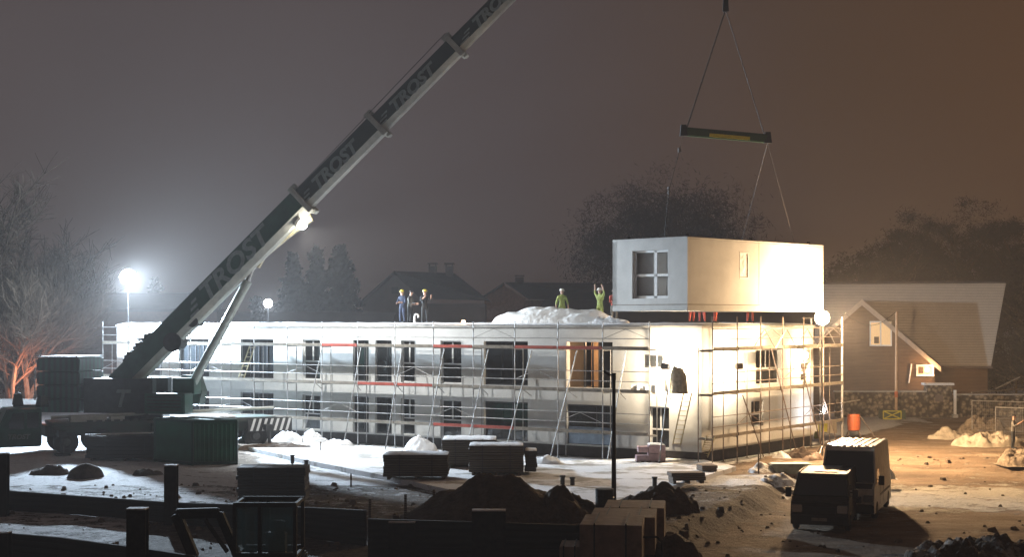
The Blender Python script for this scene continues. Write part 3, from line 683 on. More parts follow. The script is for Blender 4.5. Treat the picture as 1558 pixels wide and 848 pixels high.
def globe(label, pos, r, lens, z0, base=True):  # floodlight on a mast; the glowing globe gives its lens glare a shape
    t = thing('glare_floodlight', label, 'floodlight', (pos.x, pos.y, z0))
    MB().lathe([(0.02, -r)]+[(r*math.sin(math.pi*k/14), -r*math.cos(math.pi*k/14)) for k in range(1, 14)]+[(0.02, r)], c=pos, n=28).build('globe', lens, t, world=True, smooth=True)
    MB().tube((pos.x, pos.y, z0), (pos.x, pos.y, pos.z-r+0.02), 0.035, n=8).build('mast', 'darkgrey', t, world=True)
    if base:
        mb = MB()
        for k in range(3): mb.tube((pos.x, pos.y, z0+0.7), (pos.x+0.7*math.cos(k*2.1), pos.y+0.7*math.sin(k*2.1), z0+0.02), 0.03)
        mb.build('tripod', 'steel', t, world=True)
PL['left'] = P(195, 422, 91.5); globe('large cool white floodlight, its glare shaped as a glowing globe, on a mast at the left end of the building', PL['left'], 0.48, 'lampw', 0)
PL['mid'] = P(408, 462, 99); globe('smaller white floodlight, its glare shaped as a glowing globe, on a mast behind the roof, left of the firs', PL['mid'], 0.27, 'lampw', 0)
PL['right'] = P(1251, 484, 75.6); globe('warm floodlight, its glare shaped as a glowing globe, on a slim mast before the far end of the side scaffold', PL['right'], 0.36, 'lampy', -0.2)
PL['side'] = P(1224, 541, 80.2); globe('small yellow lamp inside the side scaffold, its glare shaped as a glowing globe', PL['side'], 0.2, 'lampy', 3.38, False)
# ------------------------------------------------------------ load: hook, spreader, module
hb = thing('hook_block', 'dark hook block with two slings at the top edge above the spreader beam', 'hook', P(1104, 12, 74))
mb = MB(); mb.box(P(1104, 4, 74), (0.30, 0.22, 0.85), taper=0.7); mb.tube(htop, P(1104, -4, 74), 0.03); mb.build('block', 'darkgrey', hb, world=True, bevel=0.03)
SL, SR = P(1040, 200, 73.6), P(1168, 211, 74.6)
mb = MB(); mb.tube(P(1104, 14, 74), SL+Vector((0.15, 0, 0.15)), 0.035); mb.build('sling', 'rope', hb, world=True)
mb = MB(); mb.tube(P(1104, 14, 74), SR+Vector((-0.15, 0, 0.15)), 0.018); mb.build('sling', 'rope', hb, world=True)
sb = thing('spreader_beam', 'green and yellow steel spreader beam hanging in the air over the white module', 'spreader', SL.lerp(SR, 0.5))
mb = MB(); mb.beam(SL, SR, 0.30, 0.42); mb.build('beam', 'grn', sb, world=True, bevel=0.04)
mb = MB(); mb.beam(SL.lerp(SR, 0.3)+Vector((0, -0.17, -0.08)), SL.lerp(SR, 0.78)+Vector((0, -0.17, -0.08)), 0.02, 0.16); mb.build('yellow_stripe', 'yellow', sb, world=True)
for e in (SL, SR): mb = MB(); mb.box(e+Vector((0, 0, 0.05)), (0.36, 0.4, 0.55), taper=0.7); mb.build('end_plate', 'darkgrey', sb, world=True)
MODC = P(1046, 466, 70); mrot = R(45)
MD = thing('room_module', 'white prefabricated room module hanging in the air above the roof', 'module', MODC, mrot)
# local x = long side away to the right, local y = end face away to the left
ML, MW, MHt = 11.2, 4.6, 3.12
def mwall(to, L, ops, name):
    mb = MB(); us = sorted({0, L, *[o[0] for o in ops], *[o[1] for o in ops]}); zs = sorted({0.0, MHt, *[o[2] for o in ops], *[o[3] for o in ops]}); th = 0.3
    isop = lambda i, j: 0 <= i < len(us)-1 and 0 <= j < len(zs)-1 and any(a < (us[i]+us[i+1])/2 < b and c < (zs[j]+zs[j+1])/2 < d for a, b, c, d in ops)
    for i in range(len(us)-1):
        for j in range(len(zs)-1):
            if isop(i, j):
                for di, dj in ((-1, 0), (1, 0), (0, -1), (0, 1)):
                    if not isop(i+di, j+dj):
                        if di: u = us[i] if di < 0 else us[i+1]; q = [(u, 0, zs[j]), (u, th, zs[j]), (u, th, zs[j+1]), (u, 0, zs[j+1])]
                        else: z = zs[j] if dj < 0 else zs[j+1]; q = [(us[i], 0, z), (us[i+1], 0, z), (us[i+1], th, z), (us[i], th, z)]
                        mb.add([to(*p) for p in q], [(0, 1, 2, 3)])
            else:
                for w in (0, th): mb.add([to(us[i], w, zs[j]), to(us[i+1], w, zs[j]), to(us[i+1], w, zs[j+1]), to(us[i], w, zs[j+1])], [(0, 1, 2, 3)])
    return mb.build(name, 'plaster', MD)
te = lambda u, w, z: Vector((w, u, z)); tl = lambda u, w, z: Vector((u, w, z))
mwall(te, MW, [(1.15, 3.35, 0.38, 2.66)], 'end_wall'); mwall(tl, ML, [(4.0, 4.75, 1.35, 2.65)], 'long_wall')
mb = MB(); mb.bb((0, MW-0.3, 0), (ML, MW, MHt)); mb.bb((ML-0.3, 0.3, 0), (ML, MW-0.3, MHt)); mb.build('far_walls', 'plaster', MD)
mb = MB(); mb.bb((-0.02, -0.02, -0.22), (ML+0.02, MW+0.02, -0.003)); mb.build('floor_frame', 'plaster', MD, bevel=0.03)
mb = MB(); mb.bb((-0.02, -0.02, MHt+0.003), (ML+0.02, MW+0.02, MHt+0.12)); mb.build('roof', 'plaster', MD, bevel=0.03)
mb = MB(); mb.bb((0.46, 1.0, 0.3), (0.52, 3.5, 2.75)); mb.build('inner_panel', 'plaster', MD)
mb = MB(); mb.bb((0.16, 1.95, 0.38), (0.24, 2.12, 2.66)); mb.bb((0.16, 1.15, 1.42), (0.24, 3.35, 1.54)); mb.bb((0.16, 1.15, 0.38), (0.24, 3.35, 0.50)); mb.bb((0.16, 1.15, 2.56), (0.24, 3.35, 2.66)); mb.bb((0.16, 3.25, 0.5), (0.24, 3.35, 2.56)); mb.bb((0.16, 1.15, 0.5), (0.24, 1.3, 2.56))
w_ = mb.build('window', 'frame', MD); mb = MB(); mb.bb((0.19, 2.12, 0.5), (0.20, 3.25, 2.56)); mb.build('pane', 'thin', w_)
mb = MB(); mb.bb((4.0, -0.01, 1.35), (4.08, 0.2, 2.65)); mb.bb((4.67, -0.01, 1.35), (4.75, 0.2, 2.65)); mb.bb((4.08, -0.01, 2.57), (4.67, 0.2, 2.65)); mb.bb((4.08, -0.01, 1.35), (4.67, 0.2, 1.43))
w_ = mb.build('window', 'frame', MD); mb = MB(); mb.bb((4.08, 0.02, 1.43), (4.67, 0.04, 2.57)); mb.build('pane', 'whitetarp', w_)
for lx in (0.6, 5.6, 10.6):
    for ly in (0.5, 4.1): mb = MB(); mb.box((lx, ly, MHt+0.20), (0.3, 0.08, 0.16), taper=0.6); mb.build('lifting_lug', 'darkgrey', MD)
mb = MB(); mb.bb((-0.006, 0.02, 0.06), (-0.001, MW, 0.10)); mb.bb((0.02, -0.006, 0.06), (ML, -0.001, 0.10)); mb.bb((5.58, -0.005, 0.12), (5.61, -0.001, MHt)); mb.build('joint', 'greyboard', MD)
mtop = lambda x, y: wmMD @ Vector((x, y, MHt+0.12)); wmMD = wm(MD)
ls = thing('lifting_slings', 'thin lifting chains running from the spreader beam down to the module roof', 'slings', SL-Vector((0, 0, 0.3)))
sh = P(1034, 228, 73.6); s2 = P(1018, 290, 72.6)
mb = MB(); mb.tube(SL-Vector((0, 0, 0.2)), sh, 0.012); mb.tube(sh, s2, 0.012); mb.tube(s2, mtop(0.5, 1.8), 0.016); mb.build('chain', 'rope', ls, world=True)
mb = MB(); mb.tube(SR-Vector((0, 0, 0.2)), mtop(9.5, 0.6), 0.009); mb.build('chain', 'rope', ls, world=True)
mb = MB(); mb.tube(SR-Vector((0, 0, 0.2)), mtop(9.5, 4.0), 0.009); mb.build('chain', 'rope', ls, world=True)
mb = MB(); mb.box(sh, (0.14, 0.1, 0.24)); mb.build('shackle', 'steel', ls, world=True); mb = MB(); mb.box(s2, (0.1, 0.08, 0.36)); mb.build('shackle', 'steel', ls, world=True)

# ------------------------------------------------------------ people
def person(pos, face, label, top, legs, helmet=None, pose='stand', lean=0.0, vest=None):
    t = thing('person', label, 'person', pos, face)
    # skeleton (local: facing -y)
    A_ = {'stand': ((-0.30, 0.0, 1.12), (-0.33, -0.08, 0.84), (0.30, 0.0, 1.12), (0.33, -0.08, 0.84)),
          'reach': ((-0.30, -0.12, 1.22), (-0.20, -0.36, 1.42), (0.30, -0.12, 1.22), (0.20, -0.38, 1.46)),
          'up': ((-0.30, -0.05, 1.60), (-0.24, -0.12, 1.88), (0.30, -0.05, 1.60), (0.24, -0.12, 1.88)),
          'work': ((-0.26, -0.10, 1.10), (-0.12, -0.36, 1.10), (0.26, -0.10, 1.12), (0.10, -0.38, 1.14))}[pose]
    v = [(0, 0, 0.95), (0, 0.0, 1.12), (0, 0, 1.38), (0, -0.01, 1.50), (0, -0.02, 1.58), (0, -0.03, 1.70), (0, -0.02, 1.77),
         (-0.19, 0, 1.41), A_[0], A_[1], (0.19, 0, 1.41), A_[2], A_[3],
         (-0.10, 0, 0.90), (-0.12, -0.02, 0.50), (-0.14, 0.03, 0.09), (-0.15, -0.16, 0.04),
         (0.10, 0, 0.90), (0.13, -0.04, 0.50), (0.16, 0.02, 0.09), (0.17, -0.17, 0.04)]
    e = [(0, 1), (1, 2), (2, 3), (3, 4), (4, 5), (5, 6), (2, 7), (7, 8), (8, 9), (2, 10), (10, 11), (11, 12), (0, 13), (13, 14), (14, 15), (15, 16), (0, 17), (17, 18), (18, 19), (19, 20)]
    r = [0.15, 0.145, 0.17, 0.065, 0.075, 0.098, 0.07, 0.085, 0.055, 0.036, 0.085, 0.055, 0.036, 0.11, 0.075, 0.05, 0.045, 0.11, 0.075, 0.05, 0.045]
    # fingers: five short chains rooted in each palm
    for hi in (9, 12):
        hp = Vector(v[hi]); el = Vector(v[hi-1]); d = (hp-el).normalized(); sx = d.cross(Vector((0, 1, 0.2))).normalized()
        v.append(tuple(hp+d*0.06)); r.append(0.038); e.append((hi, len(v)-1)); pi_ = len(v)-1
        for q, (o_, l_) in enumerate(((-0.034, 0.07), (-0.012, 0.085), (0.011, 0.08), (0.033, 0.06))):
            v.append(tuple(hp+d*(0.09+l_*0.5)+sx*o_)); r.append(0.010); e.append((pi_, len(v)-1))
            v.append(tuple(hp+d*(0.09+l_)+sx*o_+Vector((0, -0.02, 0)))); r.append(0.008); e.append((len(v)-2, len(v)-1))
        v.append(tuple(hp+d*0.07-sx*0.06)); r.append(0.012); e.append((hi, len(v)-1))
    if lean:
        ml = Matrix.Rotation(lean, 3, 'X'); v = [tuple((ml @ (Vector(p)-Vector((0, 0, 0.95))))+Vector((0, 0, 0.95))) if p[2] > 0.96 else p for p in v]
    me = bpy.data.meshes.new('b'); me.from_pydata(v, e, []); o = bpy.data.objects.new('b', me); COL.objects.link(o)
    sk = o.modifiers.new('s', 'SKIN'); sk.use_smooth_shade = True; ss = o.modifiers.new('u', 'SUBSURF'); ss.levels = 1; ss.render_levels = 1
    for i, d in enumerate(me.skin_vertices[0].data): d.radius = (r[i], r[i]*(0.72 if i in (0, 1, 2) else 1)); d.use_root = (i == 0)
    dg = bpy.context.evaluated_depsgraph_get(); dg.update(); m2 = bpy.data.meshes.new_from_object(o.evaluated_get(dg)); bpy.data.objects.remove(o)
    m2.materials.clear()
    for k in (legs, top, 'skin', 'darkcloth'): m2.materials.append(M[k])
    hands = [Vector(v[9]), Vector(v[12])]; headz = Vector(v[4])
    for p in m2.polygons:
        c = p.center
        if min((c-h).length for h in hands) < 0.16: p.material_index = 2
        elif (c-Vector(v[5])).length < 0.17 and c.z > headz.z-0.04: p.material_index = 2
        elif c.z > 0.93: p.material_index = 1
        elif c.z < 0.12: p.material_index = 3
        else: p.material_index = 0
    b = bpy.data.objects.new('body', m2); COL.objects.link(b); b.parent = t
    hc = Vector(v[5])
    # face: nose, eyes, mouth, ears
    mb = MB(); mb.tube(hc+Vector((0, -0.085, 0.02)), hc+Vector((0, -0.115, -0.02)), 0.010, 0.016)
    for s_ in (-1, 1): mb.box(hc+Vector((s_*0.095, 0, 0)), (0.02, 0.04, 0.06))
    mb.build('face_features', 'skin', t)
    if helmet:
        mb = MB(); mb.lathe([(0.125, 0.035), (0.128, 0.05), (0.12, 0.10), (0.085, 0.145), (0.02, 0.16)], c=hc, n=16); mb.lathe([(0.15, 0.03), (0.15, 0.045), (0.12, 0.05)], c=hc+Vector((0, -0.025, 0)), n=16)
        mb.build('helmet', helmet, t, smooth=False)
    else:
        mb = MB(); mb.lathe([(0.10, 0.03), (0.112, 0.06), (0.09, 0.11), (0.02, 0.125)], c=hc+Vector((0, 0.015, 0)), n=14); mb.build('hair', 'darkcloth', t, smooth=True)
    if vest:
        mb = MB(); mb.lathe([(0.2, -0.02), (0.215, 0.06)], c=(0, 0, 1.15), n=14); vb = mb.build('reflective_band', vest, t); vb.scale = (1, 0.75, 1)
    return t
person(roof_at(612, 1.6), R(-30), 'person in blue work clothes and yellow helmet, leftmost on the roof', 'bluecloth', 'bluecloth', 'hyellow', 'work')
person(roof_at(623, 2.4), R(70), 'person in dark trousers bending hands together beside the one in blue', 'greycloth', 'darkcloth', None, 'work', 0.12)
person(roof_at(646, 1.6), R(30), 'person in dark clothes with bright yellow helmet right of the white vent pipe', 'darkcloth', 'darkcloth', 'hyellow', 'reach')
person(roof_at(855, 4.4), R(10), 'person in yellow jacket and white helmet behind the white covered heap', 'hiviz', 'hiviz', 'hwhite', 'stand')
person(roof_at(913, 3.6), R(-40), 'person in yellow green work clothes at the left end of the hanging module', 'hiviz', 'hiviz', 'hwhite', 'up', 0.0)
person(roof_at(934, 5.4), R(20), 'person in red jacket and pale trousers half hidden behind the left end of the module', 'redcloth', 'greycloth', None, 'work')
for px, t_, f_, l_ in ((1052, 6.4, 40, 'person in red under the module, leftmost of the trio in the middle'), (1068, 7.6, -30, 'person in red under the module, between two others'), (1088, 6.8, 100, 'person in red under the module, right one of the trio')):
    person(roof_at(px, t_), R(f_), l_, 'redcloth', 'redcloth', 'hwhite', 'up')
person(roof_at(1141, 8.6), R(10), 'person in red with yellow vest under the right part of the module', 'hiviz', 'redcloth', 'hyellow', 'up')
pr = G(1541, 684, 0); person(pr, R(60), 'person in grey clothes standing with raised hands by the pale tarpaulin heap at right', 'greycloth', 'darkcloth', None, 'reach', 0.05)

# ------------------------------------------------------------ site things
def footprint_box(px_l, px_c, px_r, yl, yc, yr, h, z=0):
    """four ground corners from three visible pixel corners (left, near, right)"""
    a, b, c = G(px_l, yl, z), G(px_c, yc, z), G(px_r, yr, z); return a, b, c, a+c-b
# steel container
a, b, c, d = footprint_box(236, 293, 360, 703, 709, 707, 2.1)
ct = thing('steel_container', 'green corrugated steel container right of the crane chassis', 'container', b)
mb = MB(); hh = 2.05
mb.prism([p+Vector((0, 0, 0.05)) for p in (a, b, c, d)], (0, 0, hh-0.05))
mb.build('body', 'container', ct, world=True)
mb = MB(); dv = (c-b); n = 10; nrm = Vector((dv.y, -dv.x, 0)).normalized(); nrm = -nrm if nrm.y > 0 else nrm
for k in range(n):
    p0 = b+dv*((k+0.25)/n); p1 = b+dv*((k+0.75)/n)
    mb.prism([p0+Vector((0, 0, 0.15)), p1+Vector((0, 0, 0.15)), p1-dv*0.012+nrm*0.05+Vector((0, 0, 0.15)), p0+dv*0.012+nrm*0.05+Vector((0, 0, 0.15))], (0, 0, hh-0.3))
mb.build('corrugation', 'container', ct, world=True)
mb = MB()
for p in (a, b, c, d): mb.box(p+Vector((0, 0, hh/2)), (0.12, 0.12, hh+0.04))
for p, q in ((a, b), (b, c), (c, d), (d, a)):
    for z in (0.08, hh): mb.beam(p+Vector((0, 0, z)), q+Vector((0, 0, z)), 0.1, 0.14)
mb.build('edge_frame', 'cgreen', ct, world=True)
# material stacks: left px, right px, base y, top y
def stack(name, label, x0, x1, yb, yt, depth, m, cat='stack', rz=0.0, snow=False, layers=5, group=None, strap=True, z=0.0, snowm='snow', pallet=True):
    p0 = G(x0, yb, z); p1 = G(x1, yb, z); w = (p1-p0).length; h = (yb-yt)/F*p0.y; c = (p0+p1)/2+Vector((0, depth/2, 0))
    t = thing(name, label, cat, c, rz, group)
    lh = (h-0.12)/layers; rnd = random.Random(int(x0*7+yb))
    mb = MB()
    for k in range(layers):
        j = rnd.uniform(-0.03, 0.03); jw = rnd.uniform(-0.05, 0.02)
        mb.box((j, rnd.uniform(-0.03, 0.03), 0.12+lh*(k+0.5)), (w+jw, depth, lh*0.94))
    mb.build('panels' if m == 'panel' else 'goods', m, t, bevel=0.012)
    if pallet:
        mb = MB()
        for s_ in (-0.42, 0, 0.42): mb.box((s_*w, 0, 0.06), (0.12, depth*0.98, 0.11))
        mb.build('pallet', 'timber', t)
    if strap:
        mb = MB()
        for s_ in (-0.25, 0.25): mb.bb((s_*w-0.02, -depth/2-0.035, 0.12), (s_*w+0.02, -depth/2-0.032, h+0.01)); mb.bb((s_*w-0.02, -depth/2-0.03, h+0.02), (s_*w+0.02, depth/2, h+0.024))
        mb.build('strap', 'darkgrey', t)
    if snow:
        vs = []; n1, n2 = 16, 8
        for j in range(n2+1):
            for i in range(n1+1):
                x = (i/n1-0.5)*w*0.98; y = (j/n2-0.5)*depth*0.98; ed = min(i, n1-i, j, n2-j)
                vs.append((x, y, h+0.005+(0.0 if ed == 0 else 0.04+0.05*abs(mnoise.noise(Vector((x*1.3, y*1.3, x0)))))))
        MB().add(vs, [(j*(n1+1)+i, j*(n1+1)+i+1, (j+1)*(n1+1)+i+1, (j+1)*(n1+1)+i) for j in range(n2) for i in range(n1)]).build('snow_cap', snowm, t, smooth=True)
    return t
stack('formwork_stack', 'dark stack of formwork panels in front of the crane wheels', 130, 250, 702, 664, 1.6, 'panel', snow=False, layers=6)
stp = [(128, 661, 175, 654), (150, 664, 190, 659), (176, 665, 225, 668)]
for i, (x0, y0, x1, y1) in enumerate(stp):
    p0, p1 = G(x0, 702)+Vector((0, 0.2+0.45*i, 1.24)), G(x1, 702)+Vector((0, 0.8+0.4*i, 1.24))
    mb = MB(); mb.beam(p0, p1, 0.16, 0.06); tag(mb.build('snowy_plank', 'snow', loc=(p0+p1)/2), ['left', 'middle', 'right'][i]+'most' * (i != 1)+' of the three snow covered planks on the dark stack by the crane', 'plank', 'snowy planks on the dark stack')
stack('panel_stack', 'tall dark stepped stack of panels behind the excavator cab', 360, 464, 768, 712, 1.3, 'panel', layers=8)
stack('panel_stack', 'brown stack of wall panels on the slab, nearest the mound of earth', 583, 682, 731, 693, 1.5, 'brick', snow=True, layers=6, z=0.2)
stack('panel_stack', 'long grey stack with snow on top, behind the other two by the facade', 672, 755, 712, 670, 2.2, 'brick', snow=True, layers=6, z=0.2)
stack('panel_stack', 'grey brown stack of boards in front of the long snowy stack', 713, 797, 724, 679, 1.6, 'brick', snow=True, layers=8, z=0.2)
stack('panel_stack', 'narrow dark stack at the right end of the grey stacks', 799, 817, 723, 687, 1.2, 'panel', snow=True, layers=5, z=0.2, pallet=False)
stack('wrapped_pallet', 'lower left pink wrapped package near the building corner', 968, 988, 707, 694, 0.7, 'pink', 'pallet', snow=False, layers=1, z=0.1, strap=False)
stack('wrapped_pallet', 'taller right pink wrapped package near the building corner', 987, 1012, 707, 678, 0.9, 'pink', 'pallet', snow=True, layers=2, z=0.1, strap=False)
o_ = stack('wrapped_package', 'small pink package stacked on top of the lower left one', 971, 987, 707, 694, 0.6, 'pink', 'package', layers=1, z=0.1, strap=False, pallet=False); o_.location.z += 0.42
stack('beam_bundle', 'low dark bundle of beams lying on the snowy slab, left one', 1020, 1072, 737, 720, 0.8, 'timber', 'bundle', R(8), layers=2, z=0.2, strap=False)
stack('beam_bundle', 'short dark bundle of beams at the slab edge, right one', 1066, 1090, 722, 709, 1.0, 'timber', 'bundle', R(8), layers=2, z=0.1, strap=False)
# foreground wrapped block pallets
stack('block_pallet', 'large brown wrapped pallet of blocks in the foreground, nearest the bottom edge', 888, 984, 875, 798, 2.2, 'kraft', 'pallet', R(-7), layers=1, z=0)
stack('block_pallet', 'brown wrapped pallet of blocks standing between the nearest one and the farthest one', 905, 1004, 853, 786, 2.1, 'kraft', 'pallet', R(-7), layers=1, z=0)
stack('block_pallet', 'brown wrapped pallet of blocks farthest back in the row under the street lamp', 926, 1018, 833, 772, 2.0, 'kraft', 'pallet', R(-7), layers=1, z=0)
stack('block_pallet', 'small low wrapped pallet at the bottom edge left of the large one', 852, 886, 872, 832, 1.2, 'kraft', 'pallet', R(-5), layers=1, z=0)
# tube hoop leaning at the pallets
q = P(968, 846, 42); r_ = P(1006, 846, 42); mb = MB(); mb.path([P(969, 860, 41), P(969, 826, 41), P(975, 818, 41), P(1000, 818, 41), P(1007, 826, 41), P(1007, 860, 41)], 0.03, 8)
mb.path([P(969, 860, 41), P(969, 900, 41)], 0.03, 8); mb.path([P(1007, 860, 41), P(1007, 900, 41)], 0.03, 8)
o = mb.build('tube_hoop', 'plastic', loc=P(988, 860, 41)); tag(o, 'dark bent tube hoop standing in front of the wrapped pallets', 'tube')
o = lumpy('earth_mound', 'soil', G(752, 790)+Vector((0, 0.5, -0.05)), (7.6, 4.6, 1.62), R(5), amp=0.16, freq=0.8, seed=11, power=0.9, nx=60, ny=44, jag=0.10); tag(o, 'large dark mound of excavated earth in the middle of the site', 'earth mound')
o = lumpy('earth_mound', 'soil', G(862, 790)+Vector((0, 0, -0.05)), (3.4, 2.4, 0.9), R(10), amp=0.35, freq=1.1, seed=21, power=0.8, nx=40, ny=30, jag=0.14); tag(o, 'lower dark earth heap between the large mound and the lamp post', 'earth mound')
o = lumpy('earth_mound', 'soil', G(1000, 778)+Vector((0, 0.0, -0.05)), (3.2, 2.2, 0.85), R(0), amp=0.25, freq=1.1, seed=25, power=0.4, nx=40, ny=30, jag=0.25); tag(o, 'dark flat topped earth heap right of the lamp post', 'earth mound')
o = lumpy('boulder', 'soil', G(131, 727), (1.7, 1.3, 0.66), 0.2, amp=0.08, freq=1.2, seed=6, power=0.38, nx=22, ny=18); tag(o, 'rounded rock with frost on top lying in the snow at left', 'rock')
o = lumpy('rock_heap', 'soil', G(75, 722), (1.9, 1.2, 0.42), 0.2, amp=0.3, freq=1.6, seed=8, power=0.5, jag=0.2); tag(o, 'low dark rubble heap left of the rounded rock', 'rubble')
o = lumpy('rock_heap', 'soil', G(225, 724), (1.5, 0.8, 0.26), 0.2, amp=0.3, freq=1.6, seed=18, power=0.5, jag=0.2); tag(o, 'flat dark rubble heap between the rounded rock and the thick post', 'rubble')
hp = G(1500, 852, -0.5); o = lumpy('rock_heap', mat('frosty_soil', (0.30, 0.29, 0.28), 0.9, col2=(0.05, 0.036, 0.026), scale=2.2, bump=0.9, bscale=7, dist=0.12, thr=(0.5, 0.62)), hp, (5.6, 3.0, 0.55), 0.1, amp=0.35, freq=1.6, seed=28, power=0.4, nx=90, ny=60, jag=0.3); tag(o, 'dark jagged rubble heap in the bottom right corner', 'rubble')
o = lumpy('rock_heap', 'soil', G(1025, 852, -0.2), (1.7, 1.4, 0.75), 0.1, amp=0.3, freq=1.2, seed=31, power=0.5, jag=0.2); tag(o, 'dark lump of earth at the bottom edge right of the wrapped pallets', 'rubble')
for i, (x, y, w, d_, h_, sd_, lb) in enumerate(((385, 676, 2.6, 1.6, 0.5, 1, 'white snow heap beside the striped crane tail'), (440, 672, 2.6, 1.4, 0.55, 2, 'white snow heap right of the crane tail, taller one'), (478, 673, 2.0, 1.3, 0.5, 3, 'white snow heap under the window with the white frame'), (515, 679, 2.2, 1.2, 0.4, 6, 'low snow heap before the first door of the facade'), (640, 688, 2.2, 1.4, 0.6, 4, 'snow heap left of the long grey stack'), (830, 708, 2.4, 1.2, 0.35, 12, 'low snow heap right of the grey stacks'))):
    o = lumpy('snow_heap', 'snow', G(x, y, 0.12), (w, d_, h_), -TH, amp=0.35, freq=1.2, seed=sd_, power=0.5, jag=0.10); tag(o, lb, 'snow heap', 'snow heaps along the facade')
o = lumpy('soil_strip', 'soil', G(420, 684, 0.08), (4.4, 1.0, 0.32), -0.1, amp=0.2, freq=1.5, seed=41, power=0.4); tag(o, 'dark strip of soil lying before the snow heaps near the container', 'soil heap')
# pipe stubs in the slab
for i, (x, y, h_, lb) in enumerate(((445, 706, 0.34, 'short pipe stub standing in the snow, left one by the container'), (466, 712, 0.28, 'short pipe stub with a wide foot right of the first one'), (856, 738, 0.3, 'pipe stub on the slab behind the lamp post, left one'), (871, 739, 0.26, 'pipe stub on the slab behind the lamp post, right one'), (996, 745, 0.42, 'thin twin pipe stub right of the lamp post'))):
    g = G(x, y, 0.2); mb = MB(); mb.lathe([(0.09, 0), (0.09, h_), (0.115, h_), (0.115, h_+0.06), (0.05, h_+0.07)], c=g, n=10); tag(mb.build('pipe_stub', 'darkgrey', loc=g), lb, 'pipe', 'pipe stubs in the slab')
# timber stakes
for i, (x, yt, yb, lb) in enumerate(((534, 721, 742, 'thin dark stake at the slab edge'), (563, 760, 790, 'dark stake just beyond the lagging wall, left of two'), (617, 753, 792, 'dark stake left of the earth mound'), (488, 673, 692, 'thin stake standing in the snow before the facade'), (1154, 690, 722, 'thin stake near the bank corner'), (660, 746, 770, 'short stake at the left foot of the mound'))):
    g = G(x, yb); hgt = (yb-yt)/F*g.y; mb = MB(); mb.box(g+Vector((0, 0, hgt/2)), (0.10 if yb > 750 else 0.06, 0.08, hgt), taper=0.85); tag(mb.build('stake', 'timber', loc=g), lb, 'stake', 'stakes around the site')

# soldier pile walls of the excavation in the foreground
def pile_wall(label, pts, m, posts):
    t = thing('lagging_wall', label, 'retaining wall', (pts[0][0]+pts[-1][0])/2)
    for (p, ht), (q, h2) in zip(pts, pts[1:]):
        mb = MB(); n = 4
        for k in range(n):
            z0, z1 = k/n, (k+1)/n
            d = (q-p).normalized(); s_ = Vector((-d.y, d.x, 0))*0.05
            a_ = [p+s_+Vector((0, 0, ht*z0+0.002)), q+s_+Vector((0, 0, h2*z0+0.002)), q+s_+Vector((0, 0, h2*z1-0.002)), p+s_+Vector((0, 0, ht*z1-0.002))]
            mb.prism(a_, -s_*2)
        mb.build('lagging', m, t, world=True)
    for g, w, h_ in posts:
        mb = MB(); mb.bb(g+Vector((-w/2, -0.22, -0.3)), g+Vector((w/2, -0.19, h_))); mb.bb(g+Vector((-w/2, 0.10, -0.3)), g+Vector((w/2, 0.13, h_))); mb.bb(g+Vector((-0.02, -0.19, -0.3)), g+Vector((0.02, 0.10, h_)))
        po = mb.build('pile', 'hsteel', t, world=True)
        mb = MB(); mb.bb(g+Vector((-w/2, -0.22, h_+0.002)), g+Vector((w/2, 0.13, h_+0.035))); s_ = mb.build('snow_cap', 'dirtysnow', po); s_.data.transform(wm(po).inverted())
    return t
def HW(x, yt, yb): g = G(x, yb); return (g, (yb-yt)/F*g.y)
pile_wall('dark plank wall between steel piles, the farther one across the left foreground', [HW(-40, 743, 776), HW(120, 755, 784), HW(262, 765, 797), HW(420, 770, 812), HW(556, 777, 832)], 'lagging',
          [(G(4, 786), 0.40, 2.15), (G(261, 799), 0.40, 1.95)])
pile_wall('dark plank wall between steel piles, the nearer one along the bottom left edge', [HW(-60, 806, 842), HW(90, 818, 858), HW(210, 834, 878), HW(360, 856, 900)], 'lagging',
          [(G(210, 884), 0.50, 1.85), (G(2, 862), 0.5, 0.92)])
pile_wall('dark plank wall at the foot of the earth mound', [HW(560, 790, 850), HW(740, 795, 850), HW(890, 800, 850)], 'lagging', [(G(612, 850), 0.75, 1.02), (G(744, 850), 0.95, 1.35)])
# barrel
g = G(920, 792); mb = MB(); mb.lathe([(0.30, 0), (0.32, 0.02), (0.31, 0.35), (0.33, 0.37), (0.31, 0.39), (0.31, 0.75), (0.33, 0.77), (0.31, 0.79), (0.32, 1.05), (0.28, 1.06)], c=g, n=20)
tag(mb.build('barrel', 'plastic', loc=g), 'black ribbed barrel standing at the foot of the lamp post', 'barrel')
# street lamp
g = G(934, 785); lp = thing('street_lamp', 'unlit street lamp with a thick dark pole in front of the building', 'street lamp', g)
hz_ = P(934, 568, g.y).z
mb = MB(); mb.lathe([(0.10, 0), (0.085, 0.6), (0.06, hz_-0.25), (0.075, hz_-0.24), (0.075, hz_)], n=12); mb.build('pole', 'hsteel', lp)
mb = MB(); mb.beam((0, 0, hz_-0.12), (-0.16, 0, hz_-0.05), 0.06, 0.06); mb.prism([(-0.12, -0.09, hz_-0.14), (-0.34, -0.07, hz_+0.0), (-0.38, -0.05, hz_+0.07), (-0.3, -0.06, hz_+0.08), (-0.14, -0.09, hz_-0.02)], (0, 0.17, 0)); mb.build('lamp_head', 'hsteel', lp, bevel=0.01)

